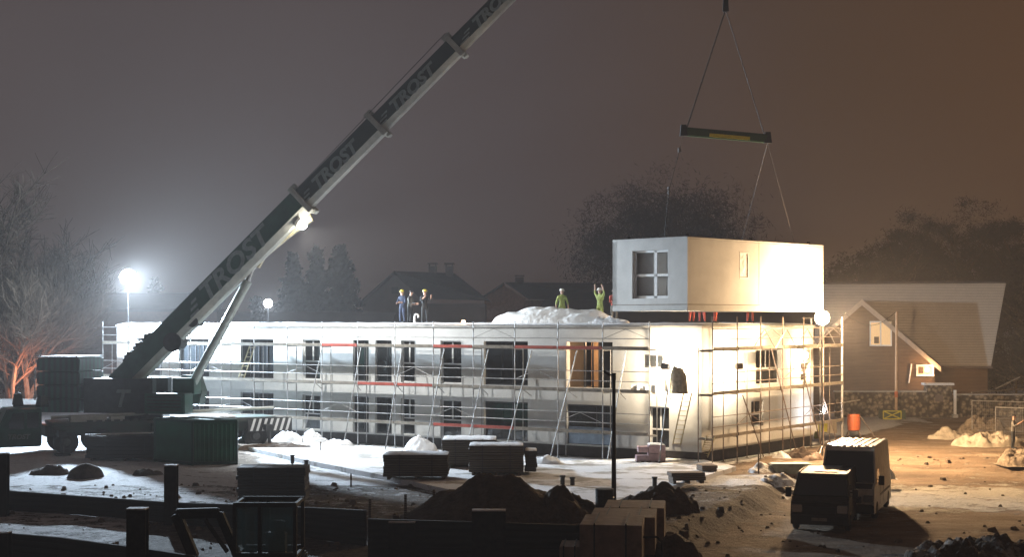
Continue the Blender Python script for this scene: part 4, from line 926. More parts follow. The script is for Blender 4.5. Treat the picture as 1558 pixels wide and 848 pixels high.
# mini excavator behind/below the lagging
EX = thing('mini_excavator', 'dark mini excavator with blue tinted cab glass at the bottom edge', 'excavator', G(402, 885))
g = G(402, 885); kx = g.y/F
def e_(x, y, dy=0.0): return Vector(((x-XC)*kx, g.y+dy, H-(y-YH)*kx))
def ebar(a, b, w, nm='cab_frame', m='plastic', par=None):
    mb = MB(); mb.beam(a, b, w, w, up=(0, 1, 0)); return mb.build(nm, m, par or EX, world=True)
mb = MB()
x0, x1, yt, yb_ = 357, 449, 769, 862
for dy in (0, 1.4):
    for xx in (x0, 395, x1): mb.beam(e_(xx, yt, dy), e_(xx, yb_, dy), 0.09, 0.09, up=(0, 1, 0))
    mb.beam(e_(x0-2, yt, dy), e_(x1+2, yt, dy), 0.1, 0.12)
    mb.beam(e_(x0-2, 848, dy), e_(x1+2, 848, dy), 0.1, 0.2)

for xx in (x0, x1):
    for yy in (yt, 848): mb.beam(e_(xx, yy, 0), e_(xx, yy, 1.4), 0.08, 0.08)
mb.build('cab_frame', 'hsteel', EX, world=True)
cg = glassy('cab_glass', (0.10, 0.20, 0.22), 0.15, 0.55)
for xa, xb in ((x0+2, 393), (397, x1-2)): mb = MB(); mb.bb(e_(xa, yt+4, 0.02), e_(xb, 840, 0.04)); mb.build('cab_window', cg, EX, world=True)
mb = MB(); mb.bb(e_(400, 815, 0.4), e_(430, 850, 0.8)); mb.bb(e_(404, 798, 0.7), e_(427, 820, 0.8)); mb.build('seat', 'plastic', EX, world=True, bevel=0.03)
mb = MB(); mb.beam(e_(264, 785, 0.3), e_(292, 852, 0.3), 0.25, 0.32, up=(0, 1, 0)); mb.beam(e_(264, 785, 0.3), e_(330, 783, 0.3), 0.22, 0.26); mb.beam(e_(330, 783, 0.3), e_(358, 850, 0.3), 0.2, 0.26, up=(0, 1, 0)); mb.build('arm', 'hsteel', EX, world=True, bevel=0.03)
mb = MB(); mb.tube(e_(310, 792, 0.1), e_(345, 842, 0.1), 0.06, n=8); mb.build('hydraulic_cylinder', 'darkgrey', EX, world=True)
mb = MB(); mb.bb(e_(350, 852, -0.2), e_(456, 875, 1.6)); mb.build('body', 'plastic', EX, world=True, bevel=0.05)
mb = MB()
for dy in (-0.25, 1.35): mb.bb(e_(340, 874, dy), e_(462, 890, dy+0.35))
mb.build('track', 'rubber', EX, world=True, bevel=0.08)

# ------------------------------------------------------------ vans
def van(label, pos, rz, Lg, Wd, Ht, paint, front, racks, hood):
    """local: front at y=0 facing -y, rear towards +y"""
    t = thing('delivery_van', label, 'van', pos, rz, 'vans parked on the dirt road')
    hw = Wd/2
    # side profile (y, z)
    prof = [(0.0, 0.32), (-0.03, 0.62), (0.06, hood*0.92), (0.30, hood), (0.52, hood+0.10), (1.12, Ht-0.14), (1.42, Ht-0.02), (1.9, Ht), (Lg-0.25, Ht-0.03), (Lg-0.04, Ht-0.25), (Lg, 0.9), (Lg, 0.32)]
    secs = []
    for f_, in_ in ((-1, 0.10), (-0.93, 0.0), (0.93, 0.0), (1, 0.10)): pass
    # cross sections narrowed at the top (tumblehome)
    def wx(z): return hw*(1-0.11*sm(hood, Ht, z))
    n = len(prof); vs = []; rows = []
    for side in (-1, 1):
        rows.append([Vector((side*wx(z), y, z)) for y, z in prof])
    mb = MB(); vs = rows[0]+rows[1]
    fs = [(k, (k+1) % n, n+(k+1) % n, n+k) for k in range(n)]+[tuple(range(n)), tuple(range(2*n-1, n-1, -1))]
    mb.add(vs, fs); body = mb.build('body', paint, t, bevel=0.05)
    # front apron, windscreen, side glass
    def strip(nm, y0, z0, y1, z1, xa, m, par, push=0.02):
        d = Vector((0, y1-y0, z1-z0)).normalized(); nn = Vector((0, -d.z, d.y)); a0 = wx(z0)*xa; a1 = wx(z1)*xa
        mb = MB(); q = [Vector((-a0, y0, z0)), Vector((a0, y0, z0)), Vector((a1, y1, z1)), Vector((-a1, y1, z1))]
        mb.prism([p+nn*push for p in q], -nn*(push+0.01)); return mb.build(nm, m, par)
    strip('windscreen', 0.50, hood+0.10, 1.08, Ht-0.17, 0.93, 'vanglass', t)
    strip('bonnet', 0.08, hood*0.95, 0.48, hood+0.07, 0.9, front, t, 0.012)
    mb = MB(); mb.bb((-hw*0.99, -0.10, 0.28), (hw*0.99, 0.05, 0.62)); mb.build('bumper', 'plastic', t, bevel=0.03)
    mb = MB(); mb.bb((-hw*0.55, -0.06, 0.66), (hw*0.55, 0.0, 0.90)); mb.build('grille', 'plastic', t)
    for s_ in (-1, 1):
        mb = MB(); mb.bb((s_*hw*0.60, -0.05, 0.70), (s_*hw*0.96, 0.06, 0.96)); mb.build('headlight', 'chrome', t, bevel=0.02)
        mb = MB(); mb.tube((s_*(hw-0.05), 0.85, hood+0.22), (s_*(hw+0.12), 0.78, hood+0.2), 0.02); mb.box((s_*(hw+0.17), 0.76, hood+0.18), (0.20, 0.10, 0.34)); mb.build('mirror', 'plastic', t, bevel=0.02)
        zz0, zz1 = hood+0.05, Ht-0.38-(0.45 if Ht > 2.4 else 0)
        mb = MB(); q = [(0.75, zz0), (1.75, zz0), (1.75, zz1), (1.12, zz1)]; mb.prism([Vector((s_*(wx(z)+0.006), y, z)) for y, z in q], (-s_*0.02, 0, 0)); mb.build('side_window', 'vanglass', t)
        mb = MB(); mb.bb((s_*(hw+0.012), 1.9, 0.75), (s_*(hw-0.002), Lg-0.5, 0.83)); mb.build('rubbing_strip', 'plastic', t)
        mb = MB(); mb.bb((s_*(hw+0.006), 1.84, 0.45), (s_*(hw-0.002), 1.86, hood+0.1)); mb.bb((s_*(hw+0.006), 2.95, 0.45), (s_*(hw-0.002), 2.97, hood+0.1)); mb.bb((s_*(hw+0.03), 2.7, hood-0.05), (s_*(hw-0.002), 2.88, hood-0.0)); mb.build('door_seam', 'plastic', t)
        for y in (0.85, Lg-0.95):
            mb = MB(); mb.lathe([(0.18, -0.1), (0.30, -0.1), (0.34, -0.06), (0.34, 0.06), (0.30, 0.1), (0.18, 0.1)], n=20, axis='X'); w = mb.build('wheel', 'rubber', t); w.location = (s_*(hw-0.09), y, 0.34)
            mb = MB(); mb.lathe([(0.05, -0.115), (0.2, -0.09), (0.2, 0.09), (0.05, 0.115)], n=14, axis='X'); mb.build('rim', 'rim', w)
    mb = MB(); mb.bb((-0.26, -0.115, 0.42), (0.26, -0.105, 0.53)); mb.build('number_plate', 'greyboard', t)
    if racks:
        for k in range(racks):
            x = -hw*0.78+k*(hw*1.56/(racks-1)); mb = MB(); mb.bb((x-0.045, 1.5, Ht-0.005), (x+0.045, Lg-0.3, Ht+0.02)); mb.build('roof_rib', paint, t)
    else:
        mb = MB(); mb.bb((-0.35, 1.75, Ht+0.003), (0.45, Lg-0.5, Ht+0.02)); mb.build('roof_panel', 'vandark', t)
    return t
vz = -0.55
g1 = G(1247, 812, vz); van('small dark van in front, parked nose towards the viewer on the dirt road', g1, R(-17), 4.6, 1.95, 1.93, 'vandark', 'vandark', 0, 1.12)
g2 = G(1283, 793, vz); van('tall pale high roof van with ribbed roof behind the small dark van', g2+Vector((0.1, 0, 0)), R(-20), 5.6, 2.02, 2.62, 'vanpaint', 'vandark', 7, 1.25)

# ------------------------------------------------------------ right side: wall, gate, pole, house
def Gy(x, Y, z=0): return Vector(((x-XC)/F*Y, Y, z))
YW = 106
sw = thing('stone_wall', 'low rubble stone wall running in front of the gabled house', 'wall', Gy(1365, YW))
mb = MB(); mb.bb(Gy(1272, YW, -0.2), Gy(1411, YW, 1.75)+Vector((0, 0.5, 0))); mb.bb(Gy(1450, YW, -0.2), Gy(1575, YW, 1.55)+Vector((0, 0.5, 0))); mb.build('masonry', 'stone', sw, world=True)
mb = MB(); mb.bb(Gy(1270, YW, 1.755)+Vector((0, -0.06, 0)), Gy(1411, YW, 1.85)+Vector((0, 0.56, 0))); mb.bb(Gy(1450, YW, 1.555)+Vector((0, -0.06, 0)), Gy(1575, YW, 1.63)+Vector((0, 0.56, 0))); mb.build('coping', 'slab', sw, world=True)
mb = MB(); mb.bb(Gy(1411, YW-0.25, -0.2), Gy(1449, YW-0.25, 2.25)+Vector((0, 1.0, 0))); mb.build('gate_pillar', 'stone', sw, world=True, bevel=0.03)
mb = MB(); mb.bb(Gy(1408, YW-0.3, 2.253), Gy(1452, YW-0.3, 2.4)+Vector((0, 1.1, 0))); mb.build('pillar_cap', 'dirtysnow', sw, world=True)
mb = MB(); mb.bb(Gy(1423, YW-0.29, 1.1), Gy(1435, YW-0.28, 1.6)); mb.build('letter_box', 'farwall', sw, world=True)
gp = thing('gate_post', 'slim white gate post right of the stone pillar', 'post', Gy(1453, YW-1))
mb = MB(); mb.box(Gy(1453, YW-1, 0.95), (0.16, 0.16, 2.0)); mb.build('post', 'frame', gp, world=True); mb = MB(); mb.box(Gy(1453, YW-1, 0.12), (0.34, 0.34, 0.3)); mb.box(Gy(1456, YW-1, 1.6), (0.3, 0.1, 0.06)); mb.build('base', 'slab', gp, world=True)
bp_ = Gy(1361, 104)
mb = MB(); mb.bb(Gy(1343, 104, 0), Gy(1366, 104, 0.62)+Vector((0, 0.9, 0)))
pb = thing('pole_base', 'concrete base block with a yellow cross marking at the foot of the tall pole', 'base block', bp_)
mb = MB(); mb.bb(Gy(1343, 103.5, 0), Gy(1378, 103.5, 0.62)+Vector((0, 1.2, 0))); mb.build('block', 'grn', pb, world=True, bevel=0.02)
mb = MB(); a_, b_, c_, d_ = Gy(1344, 103.47, 0.04), Gy(1371, 103.47, 0.04), Gy(1371, 103.47, 0.58), Gy(1344, 103.47, 0.58)
for p, q in ((a_, b_), (b_, c_), (c_, d_), (d_, a_), (a_, c_), (b_, d_)): mb.beam(p, q, 0.03, 0.075, up=(0, 0.01, 1) if abs(p.z-q.z) < 0.1 else (1, 0, 0))
mb.build('yellow_cross', 'yellow', pb, world=True)
tp = thing('tall_pole', 'tall slim pole lit warm, rising before the gabled house', 'pole', Gy(1363.5, 104, 0.6))
pt = P(1364, 474, 104); mb = MB(); mb.tube(Gy(1363.5, 104, 0.62), pt, 0.10, 0.085, n=10); mb.build('shaft', 'polewood', tp, world=True)
mb = MB(); prev = pt
for k in range(1, 9):
    q = pt.lerp(P(1285, 476, 96), k/8)-Vector((0, 0, 0.9*math.sin(math.pi*k/8))); mb.tube(prev, q, 0.018); prev = q
mb.build('cable', 'rope', tp, world=True)
mb = MB(); mb.box(Gy(1363.5, 103.87, 1.7), (0.22, 0.02, 0.4)); mb.build('red_band', 'orange', tp, world=True)
# mesh fence panels
def fence_panel(label, p, q, h):
    t = thing('mesh_fence_panel', label, 'fence panel', p, group='mesh fence panels at the right'); up = Vector((0, 0, h)); mb = MB()
    mb.path([p, p+up, q+up, q], 0.028, 8); mb.tube(p+up*0.12, q+up*0.12, 0.02); mb.build('frame', 'steel', t, world=True)
    mb = MB(); n = int((q-p).length/0.12)
    for k in range(1, n): c = p.lerp(q, k/n); mb.tube(c+up*0.12, c+up, 0.005, n=3)
    for k in range(1, 11): mb.tube(p+up*(0.12+0.88*k/11), q+up*(0.12+0.88*k/11), 0.005, n=3)
    mb.build('mesh', 'steel', t, world=True)
fence_panel('mesh fence panel nearest the stone pillar, its top rail catching light', Gy(1479, 90), Gy(1582, 88), 2.0)
fence_panel('mesh fence panel in front of the other one, reaching the right edge', Gy(1515, 84), Gy(1600, 82), 1.95)
mb = MB(); mb.tube(P(1478, 598, 92), P(1560, 592, 96), 0.04); mb.tube(P(1515, 592, 94), P(1552, 574, 94), 0.04); 
tag(mb.build('barrier_pole', 'steel', loc=P(1520, 592, 94)), 'slanting barrier pole above the mesh fence at the right edge', 'pole')
# tarpaulin heaps
for i, (x, y, w, d_, h_, sd_, lb, mm) in enumerate(((1448, 668, 3.2, 1.5, 0.42, 3, 'small crumpled pale tarpaulin at the left end of the heaps', 'mat_tarp'), (1505, 679, 4.6, 2.2, 0.72, 6, 'large smooth pale tarpaulin heap beside the standing person', 'mat_tarp'), (1500, 660, 4.0, 2.0, 0.85, 16, 'brownish rubble heap behind the pale tarpaulins', 'rubblem'), (1568, 705, 3.4, 2.4, 0.62, 26, 'pale rubble heap cut by the right edge of the picture', 'rubblem'))):
    o = lumpy('tarpaulin_heap' if mm == 'mat_tarp' else 'rubble_heap', mm, G(x, y, 0)-Vector((0, 0, 0.03)), (w, d_, h_), 0.1, amp=0.5, freq=1.1, seed=sd_, power=0.42, jag=0.16, nx=56, ny=36); tag(o, lb, 'tarpaulin' if mm == 'mat_tarp' else 'rubble')
# orange mixer
g = G(1299, 667); mx = thing('concrete_mixer', 'orange drum mixer standing at the end of the side scaffold', 'mixer', g)
mb = MB(); mb.lathe([(0.28, 0.42), (0.36, 0.48), (0.38, 0.9), (0.36, 1.28), (0.33, 1.36), (0.30, 1.37)], n=18); mb.build('drum', 'orange', mx, smooth=False)
mb = MB()
for s_ in (-1, 1): mb.tube((s_*0.42, -0.2, 0), (s_*0.2, 0, 0.6), 0.03); mb.tube((s_*0.42, 0.3, 0), (s_*0.2, 0, 0.6), 0.03)
mb.tube((0.35, 0, 1.3), (1.25, 0.1, 0.02), 0.025); mb.build('stand', 'rusty', mx)
# clutter by the scaffold foot
for i, (x, y, w, h_, m_, lb) in enumerate(((1238, 662, 0.5, 0.6, 'frame', 'pale box at the foot of the side scaffold, leftmost'), (1252, 658, 0.7, 0.5, 'yellow', 'yellow crate at the foot of the side scaffold'), (1266, 660, 0.5, 0.7, 'mat_tarp', 'pale sack standing right of the yellow crate'), (1244, 668, 0.45, 0.35, 'hiviz', 'greenish box in front of the yellow crate'))):
    gg = G(x, y); mb = MB(); mb.box(gg+Vector((0, 0, h_/2)), (w, w*0.8, h_), rz=0.4*i, taper=0.92); mb.box(gg+Vector((0, 0, h_+0.03)), (w*0.8, w*0.7, 0.05), rz=0.4*i)
    tag(mb.build('site_box', m_, loc=gg, bevel=0.03), lb, 'box', 'clutter at the scaffold foot')
tr = G(1205, 722, -0.1); mb = MB(); mb.prism([tr+Vector(p) for p in ((-0.95, 0, 0.42), (0.95, 0, 0.42), (0.7, 0, 0.0), (-0.7, 0, 0.0))], (0, 0.9, 0))
t_ = thing('mortar_trough', 'low metal mixing trough near the corner of the bank', 'trough', tr); mb.build('shell', 'trough', t_, world=True, bevel=0.03)
MB().bb(tr+Vector((-0.85, 0.06, 0.424)), tr+Vector((0.85, 0.84, 0.45))).build('snow', 'snow', t_, world=True)
for i, (x, y, w, d_, h_, sd_, lb, mm) in enumerate(((1190, 704, 1.2, 0.8, 0.5, 51, 'white sack lying behind the trough', 'whitetarp'), (1218, 703, 1.6, 1.0, 0.62, 52, 'dark crumpled heap between trough and vans', 'soil'), (1185, 738, 2.4, 1.2, 0.35, 53, 'pale flattened sacks in front of the trough', 'dirtysnow'), (1238, 706, 1.8, 1.2, 0.6, 54, 'brown heap left of the tall van', 'kraft'), (1160, 724, 2.8, 1.6, 0.45, 55, 'earthy lump at the corner of the bank', 'dirtysnow'))):
    o = lumpy('debris_heap', mm, G(x, y, -0.2), (w, d_, h_), 0.3*i, amp=0.3, freq=1.4, seed=sd_, power=0.5, jag=0.15); tag(o, lb, 'heap')
o = lumpy('sack', 'whitetarp', G(1350, 728, -0.1), (0.8, 0.6, 0.45), 0, amp=0.2, freq=2, seed=77, power=0.4); tag(o, 'small pale bundle on the road right of the tall van', 'sack')

# gabled house
HZ = R(-14); ho = Gy(1395, 113); HS = thing('gabled_house', 'house with a wide frosted roof and a cross gable with pale barge boards, lamp lit', 'house', ho, HZ)
rx0, rx1 = -7.6, 6.3                                  # main roof along local x
ZE, ZR = 3.45, 9.75
mb = MB(); mb.bb((rx0+0.6, 0.8, 0), (rx1-1.2, 8.5, 3.55)); mb.prism([(rx0+0.6, 0.8, 3.553), (rx0+0.6, 8.5, 3.553), (rx0+0.6, 4.9, ZR-0.7)], (0.2, 0, 0)); mb.prism([(rx1-1.4, 0.8, 3.553), (rx1-1.4, 8.5, 3.553), (rx1-1.4, 4.9, ZR-0.7)], (0.2, 0, 0)); mb.build('wall', 'clad', HS)
def roofslab(name, pts, th, m):
    mb = MB(); n_ = (Vector(pts[1])-Vector(pts[0])).cross(Vector(pts[2])-Vector(pts[0])).normalized(); n_ = -n_ if n_.z < 0 else n_
    mb.prism([Vector(p) for p in pts], -n_*th); return mb.build(name, m, HS)
roofslab('roof', [(rx0, 0, ZE), (rx1-1.0, 0, ZE), (rx1+0.4, 4.9, ZR), (rx0, 4.9, ZR)], 0.22, 'rooftile')
roofslab('roof', [(rx0, 9.8, ZE), (rx1-1.0, 9.8, ZE), (rx1+0.4, 4.93, ZR-0.02), (rx0, 4.93, ZR-0.02)], 0.22, 'rooftile')
mb = MB(); mb.tube((rx0, 4.9, ZR+0.03), (rx1+0.4, 4.9, ZR+0.03), 0.12, n=8); mb.build('ridge', 'farroof', HS)
mb = MB(); mb.tube((rx0+7.5, -0.1, ZE-0.12), (rx1-0.9, -0.1, ZE-0.12), 0.09, n=8); mb.build('gutter', 'farwall', HS)
# cross gable, apex over local x = gx
gx, gy, gh, gw = -3.95, -2.6, 8.35, 5.6
slope = (gh-ZE)/gw
mb = MB(); mb.add([(gx-gw+0.4, gy+0.5, 0), (gx+gw-0.4, gy+0.5, 0), (gx+gw-0.4, gy+0.5, ZE), (gx, gy+0.5, gh-0.25), (gx-gw+0.4, gy+0.5, ZE)], [(0, 1, 2, 3, 4)])
mb.bb((gx-gw+0.4, gy+0.5, 0), (gx-gw+0.6, 0.8, ZE)); mb.bb((gx+gw-0.6, gy+0.5, 0), (gx+gw-0.4, 0.8, ZE)); mb.build('gable_wall', 'clad', HS)
roofslab('gable_roof', [(gx, gy, gh), (gx+gw, gy, ZE-0.05), (gx+gw, 1.0, ZE-0.05), (gx, 4.2, gh)], 0.2, 'farroof')
roofslab('gable_roof', [(gx, gy, gh), (gx-gw, gy, ZE-0.05), (gx-gw, 1.0, ZE-0.05), (gx, 4.2, gh)], 0.2, 'farroof')
for s_ in (-1, 1):
    mb = MB(); mb.prism([(gx, gy-0.06, gh+0.02), (gx+s_*gw, gy-0.06, ZE-0.03), (gx+s_*gw, gy-0.06, ZE-0.42), (gx, gy-0.06, gh-0.44)], (0, 0.05, 0)); mb.build('barge_board', 'board', HS)
def hwin(x0, x1, z0, z1, m, y=gy+0.46):
    mb = MB(); 
    for a_, b_, c_, d_ in ((x0, x0+0.1, z0, z1), (x1-0.1, x1, z0, z1), (x0+0.1, x1-0.1, z0, z0+0.1), (x0+0.1, x1-0.1, z1-0.1, z1), ((x0+x1)/2-0.05, (x0+x1)/2+0.05, z0+0.1, z1-0.1)): mb.bb((a_, y, c_), (b_, y+0.1, d_))
    w = mb.build('window', 'frame', HS); MB().bb((x0+0.1, y+0.015, z0+0.1), (x1-0.1, y+0.03, z1-0.1)).build('pane', m, w)
    mb = MB(); mb.box(((x0+x1)/2-0.3, y-0.05, z0+0.45), (0.35, 0.05, 0.5)); mb.build('curtain', 'clad', w)
def hx(px, yl): # local x of photo column on local plane y=yl
    k = (px-XC)/F; u = Vector((math.cos(HZ), math.sin(HZ), 0)); v = Vector((-math.sin(HZ), math.cos(HZ), 0)); a_ = ho+v*yl
    return (k*a_.y-a_.x)/(u.x-k*u.y)
hwin(hx(1323, gy+.4), hx(1357, gy+.4), 4.9, 6.75, 'winlit'); hwin(hx(1394, gy+.4), hx(1421, gy+.4), 2.7, 3.55, 'winlit2', gy+0.36)
lw = wm(HS) @ Vector((hx(1411, gy), gy-0.1, 3.2)); PL['house'] = lw+Vector((0, -0.35, 0))
wl = bulb('wall_lamp', lw, 'bulbo', 'glowing round lamp on the house wall over the stone wall', 0.16, 0.3)
mb = MB(); mb.tube(wm(HS) @ Vector((hx(1387, gy), gy+0.4, 3.6)), wm(HS) @ Vector((hx(1383, gy), gy+0.4, 2.2)), 0.05); mb.build('downpipe', 'frame', HS, world=True)
# ground bulb under the scaffold (bright small white)
bulb('work_lamp', P(1253, 625, 80.5), 'bulbw', 'small white work lamp glowing under the side scaffold', 0.10, 0.3)
bulb('work_lamp', P(12, 466, 150), 'bulbo', 'pair of dim yellow lamps among the bare trees at the left edge', 0.16, 0.4)

# ------------------------------------------------------------ background houses
def far_house(label, pxl, pxr, pxa, ya, ye, Y, dep, gable, rz=0.0, chim=(), wins=(), wallm='farwall', roofm='farroof'):
    """gable end towards us from pxl to pxr with apex at pxa; roof then runs right"""
    k = Y/F; l = (pxl-XC)*k; r = (pxr-XC)*k; a = (pxa-XC)*k; za = H+(YH-ya)*k; ze = H+(YH-ye)*k
    t = thing('far_house', label, 'house', ((l+r)/2, Y, 0))
    q = lambda x, y, z: Vector((x, y, z))
    mb = MB(); mb.prism([q(l, Y, 0), q(gable, Y, 0), q(gable, Y, ze), q(a, Y, za-0.25), q(l, Y, ze)], (0, 0.3, 0)); mb.build('gable_wall', wallm, t, world=True)
    mb = MB(); mb.bb(q(gable+0.003, Y+0.2, 0), q(r-0.4, Y+dep, ze)); mb.build('side_wall', wallm, t, world=True)
    return t, k
k = 125/F
def X_(px, Y): return (px-XC)*Y/F
def Z_(py, Y): return H+(YH-py)*Y/F
# house with two chimneys: gable (548..672, apex 600,415), roof to 740
Y = 125; t = thing('far_house', 'dark house with two chimneys behind the roof, left of the low pink gabled one', 'house', (X_(640, Y), Y, 0))
mb = MB(); mb.prism([(X_(552, Y), Y, 0), (X_(640, Y), Y, 0), (X_(640, Y), Y, Z_(452, Y)), (X_(600, Y), Y, Z_(418, Y)), (X_(552, Y), Y, Z_(458, Y))], (0, 8, 0)); mb.bb((X_(640, Y)+0.01, Y+0.5, 0), (X_(738, Y), Y+8, Z_(462, Y))); mb.build('wall', 'farwall', t, world=True)
mb = MB(); mb.prism([(X_(600, Y), Y-0.5, Z_(413, Y)), (X_(545, Y), Y-0.5, Z_(462, Y)), (X_(545, Y), Y-0.5, Z_(466, Y)), (X_(600, Y), Y-0.5, Z_(418, Y))], (0, 9, 0))
mb.add([(X_(600, Y), Y-0.5, Z_(413, Y)), (X_(688, Y), Y+5, Z_(413, Y)), (X_(745, Y), Y-0.5, Z_(458, Y)), (X_(640, Y), Y-0.6, Z_(455, Y))], [(0, 3, 2, 1)])
mb.add([(X_(600, Y), Y-0.5, Z_(413, Y)), (X_(688, Y), Y+5, Z_(413, Y)), (X_(745, Y), Y+9, Z_(458, Y)), (X_(600, Y), Y+9, Z_(420, Y))], [(0, 1, 2, 3)]); rf = mb.build('roof', 'farroof', t, world=True)
for px in (655, 681):
    mb = MB(); mb.bb((X_(px-6, Y), Y+3, Z_(420, Y)), (X_(px+6, Y), Y+3.8, Z_(403, Y))); mb.bb((X_(px-7.5, Y), Y+2.9, Z_(400, Y)), (X_(px+7.5, Y), Y+3.9, Z_(398, Y)))
    for s_ in (-5, 5): mb.bb((X_(px+s_-1, Y), Y+3.2, Z_(403, Y)), (X_(px+s_+1, Y), Y+3.5, Z_(400, Y)))
    c_ = mb.build('chimney', 'farwall', rf); c_.data.transform(wm(rf).inverted() @ Matrix.Identity(4)); 
mb = MB(); mb.bb((X_(596, Y), Y-0.08, Z_(447, Y)), (X_(606, Y), Y-0.02, Z_(437, Y))); mb.build('window', 'dframe', t, world=True)
Y = 145; t = thing('far_house', 'low house with a faint pink gable and one chimney, right of the two chimney house', 'house', (X_(800, Y), Y, 0))
mb = MB(); mb.prism([(X_(737, Y), Y, 0), (X_(800, Y), Y, 0), (X_(800, Y), Y, Z_(455, Y)), (X_(767, Y), Y, Z_(435, Y)), (X_(737, Y), Y, Z_(452, Y))], (0, 8, 0)); mb.bb((X_(800, Y)+0.01, Y+0.5, 0), (X_(1000, Y), Y+8, Z_(457, Y))); mb.build('wall', mat('pink_wall', (0.42, 0.27, 0.21), 0.9), t, world=True)
mb = MB(); mb.prism([(X_(767, Y), Y-0.5, Z_(430, Y)), (X_(733, Y), Y-0.5, Z_(452, Y)), (X_(733, Y), Y-0.5, Z_(455, Y)), (X_(767, Y), Y-0.5, Z_(434, Y))], (0, 9, 0))
mb.add([(X_(767, Y), Y-0.5, Z_(430, Y)), (X_(990, Y), Y+4, Z_(430, Y)), (X_(1010, Y), Y-0.5, Z_(458, Y)), (X_(805, Y), Y-0.5, Z_(456, Y))], [(0, 3, 2, 1)]); rf = mb.build('roof', 'farroof', t, world=True)
mb = MB(); mb.bb((X_(784, Y), Y+2, Z_(432, Y)), (X_(797, Y), Y+3, Z_(421, Y))); mb.bb((X_(783, Y), Y+1.9, Z_(419.5, Y)), (X_(798, Y), Y+3.1, Z_(418, Y))); c_ = mb.build('chimney', 'farwall', rf); c_.data.transform(wm(rf).inverted())
Y = 112; t = thing('far_house', 'dark flat roofed hall behind the building between firs and crane', 'building', (X_(470, Y), Y, 0))
mb = MB(); mb.bb((X_(352, Y), Y, 0), (X_(600, Y), Y+8, Z_(478, Y))); mb.build('wall', 'farroof', t, world=True); mb = MB(); mb.bb((X_(349, Y), Y-0.4, Z_(478, Y)), (X_(603, Y), Y+8.4, Z_(475, Y))); mb.build('roof', 'farroof', t, world=True)
Y = 118; t = thing('far_house', 'long dark barn behind the crane counterweight', 'barn', (X_(150, Y), Y, 0))
mb = MB(); mb.bb((X_(95, Y), Y, 0), (X_(330, Y), Y+9, Z_(470, Y))); mb.build('wall', mat('reddish_boards', (0.12, 0.06, 0.05), 0.9), t, world=True)
mb = MB(); mb.prism([(X_(90, Y), Y-0.6, Z_(470, Y)), (X_(335, Y), Y-0.6, Z_(470, Y)), (X_(330, Y), Y+5, Z_(444, Y)), (X_(105, Y), Y+5, Z_(444, Y))], (0, 0, -0.25)); mb.build('roof', 'farroof', t, world=True)
Y = 135; t = thing('far_house', 'long low dark shed roof behind the module and the roof workers', 'shed', (X_(1080, Y), Y, 0))
mb = MB(); mb.bb((X_(820, Y), Y, 0), (X_(1330, Y), Y+9, Z_(475, Y))); mb.build('wall', 'farroof', t, world=True)
mb = MB(); mb.prism([(X_(815, Y), Y-0.6, Z_(475, Y)), (X_(1335, Y), Y-0.6, Z_(475, Y)), (X_(1330, Y), Y+5, Z_(455, Y)), (X_(830, Y), Y+5, Z_(455, Y))], (0, 0, -0.25)); mb.build('roof', 'farroof', t, world=True)

# ------------------------------------------------------------ trees
def bare_tree(label, pos, hgt, spread, seed, levels=5, trunk_r=None, group='bare trees at the left edge', lean=0.0, stems=1, m='bark'):
    rnd = random.Random(seed); t = thing('bare_tree', label, 'tree', pos, group=group); tr = MB(); cr = MB()
    def grow(p, d, L, r, lv):
        segs = 3; q = p
        for k in range(segs):
            d = (d+Vector((rnd.gauss(0, .12), rnd.gauss(0, .12), rnd.gauss(0.03, .06)))).normalized(); q2 = q+d*L/segs
            (tr if lv == 0 else cr).tube(q, q2, r*(1-k/segs*0.35), r*(1-(k+1)/segs*0.35), n=6 if lv < 2 else 3, caps=False); q = q2
            if lv < levels-1 and k > 0 or (lv > 0 and lv < levels-1):
                for _ in range(2 if lv else 2):
                    a = Vector((rnd.gauss(0, 1), rnd.gauss(0, 1), rnd.gauss(0.25, 0.5))).normalized()
                    grow(q, (d*0.75+a*spread).normalized(), L*rnd.uniform(0.50, 0.72), r*0.48, lv+1)
        if lv < levels-1: grow(q, (d+Vector((rnd.gauss(0, .3), rnd.gauss(0, .3), .1))).normalized(), L*0.7, r*0.62, lv+1)
    for s_ in range(stems):
        d = Vector((lean+rnd.gauss(0, 0.15 if stems > 1 else 0.03), rnd.gauss(0, 0.05), 1)).normalized()
        grow(Vector((rnd.uniform(-.3, .3)*(stems > 1), 0, -0.2)), d, hgt*0.40, trunk_r or hgt*0.018, 0)
    tr.build('trunk', m, t); cr.build('crown', 'twig', t)
    return t
bare_tree('tall bare tree cut by the left edge of the picture', Gy(-5, 106), 19.5, 0.75, 3)
bare_tree('bare tree with a rounded twiggy crown, left of the flood tower', Gy(84, 112), 14.5, 0.9, 5)
bare_tree('slender bare tree with orange lit stems behind the counterweight', Gy(46, 100), 12.5, 0.6, 8, stems=3)
bare_tree('low bare tree between the left edge and the orange lit stems', Gy(18, 98), 10.5, 0.9, 12, stems=2)
bare_tree('faint bare tree behind the two chimney house', Gy(580, 160), 10.5, 0.9, 22, levels=4)
bare_tree('thin bare tree behind the barn, left of the crane', Gy(118, 135), 9.0, 0.9, 33, levels=4)
bare_tree('small dark bare tree seen just left of the boom', Gy(288, 130), 10.5, 0.9, 35, levels=4)
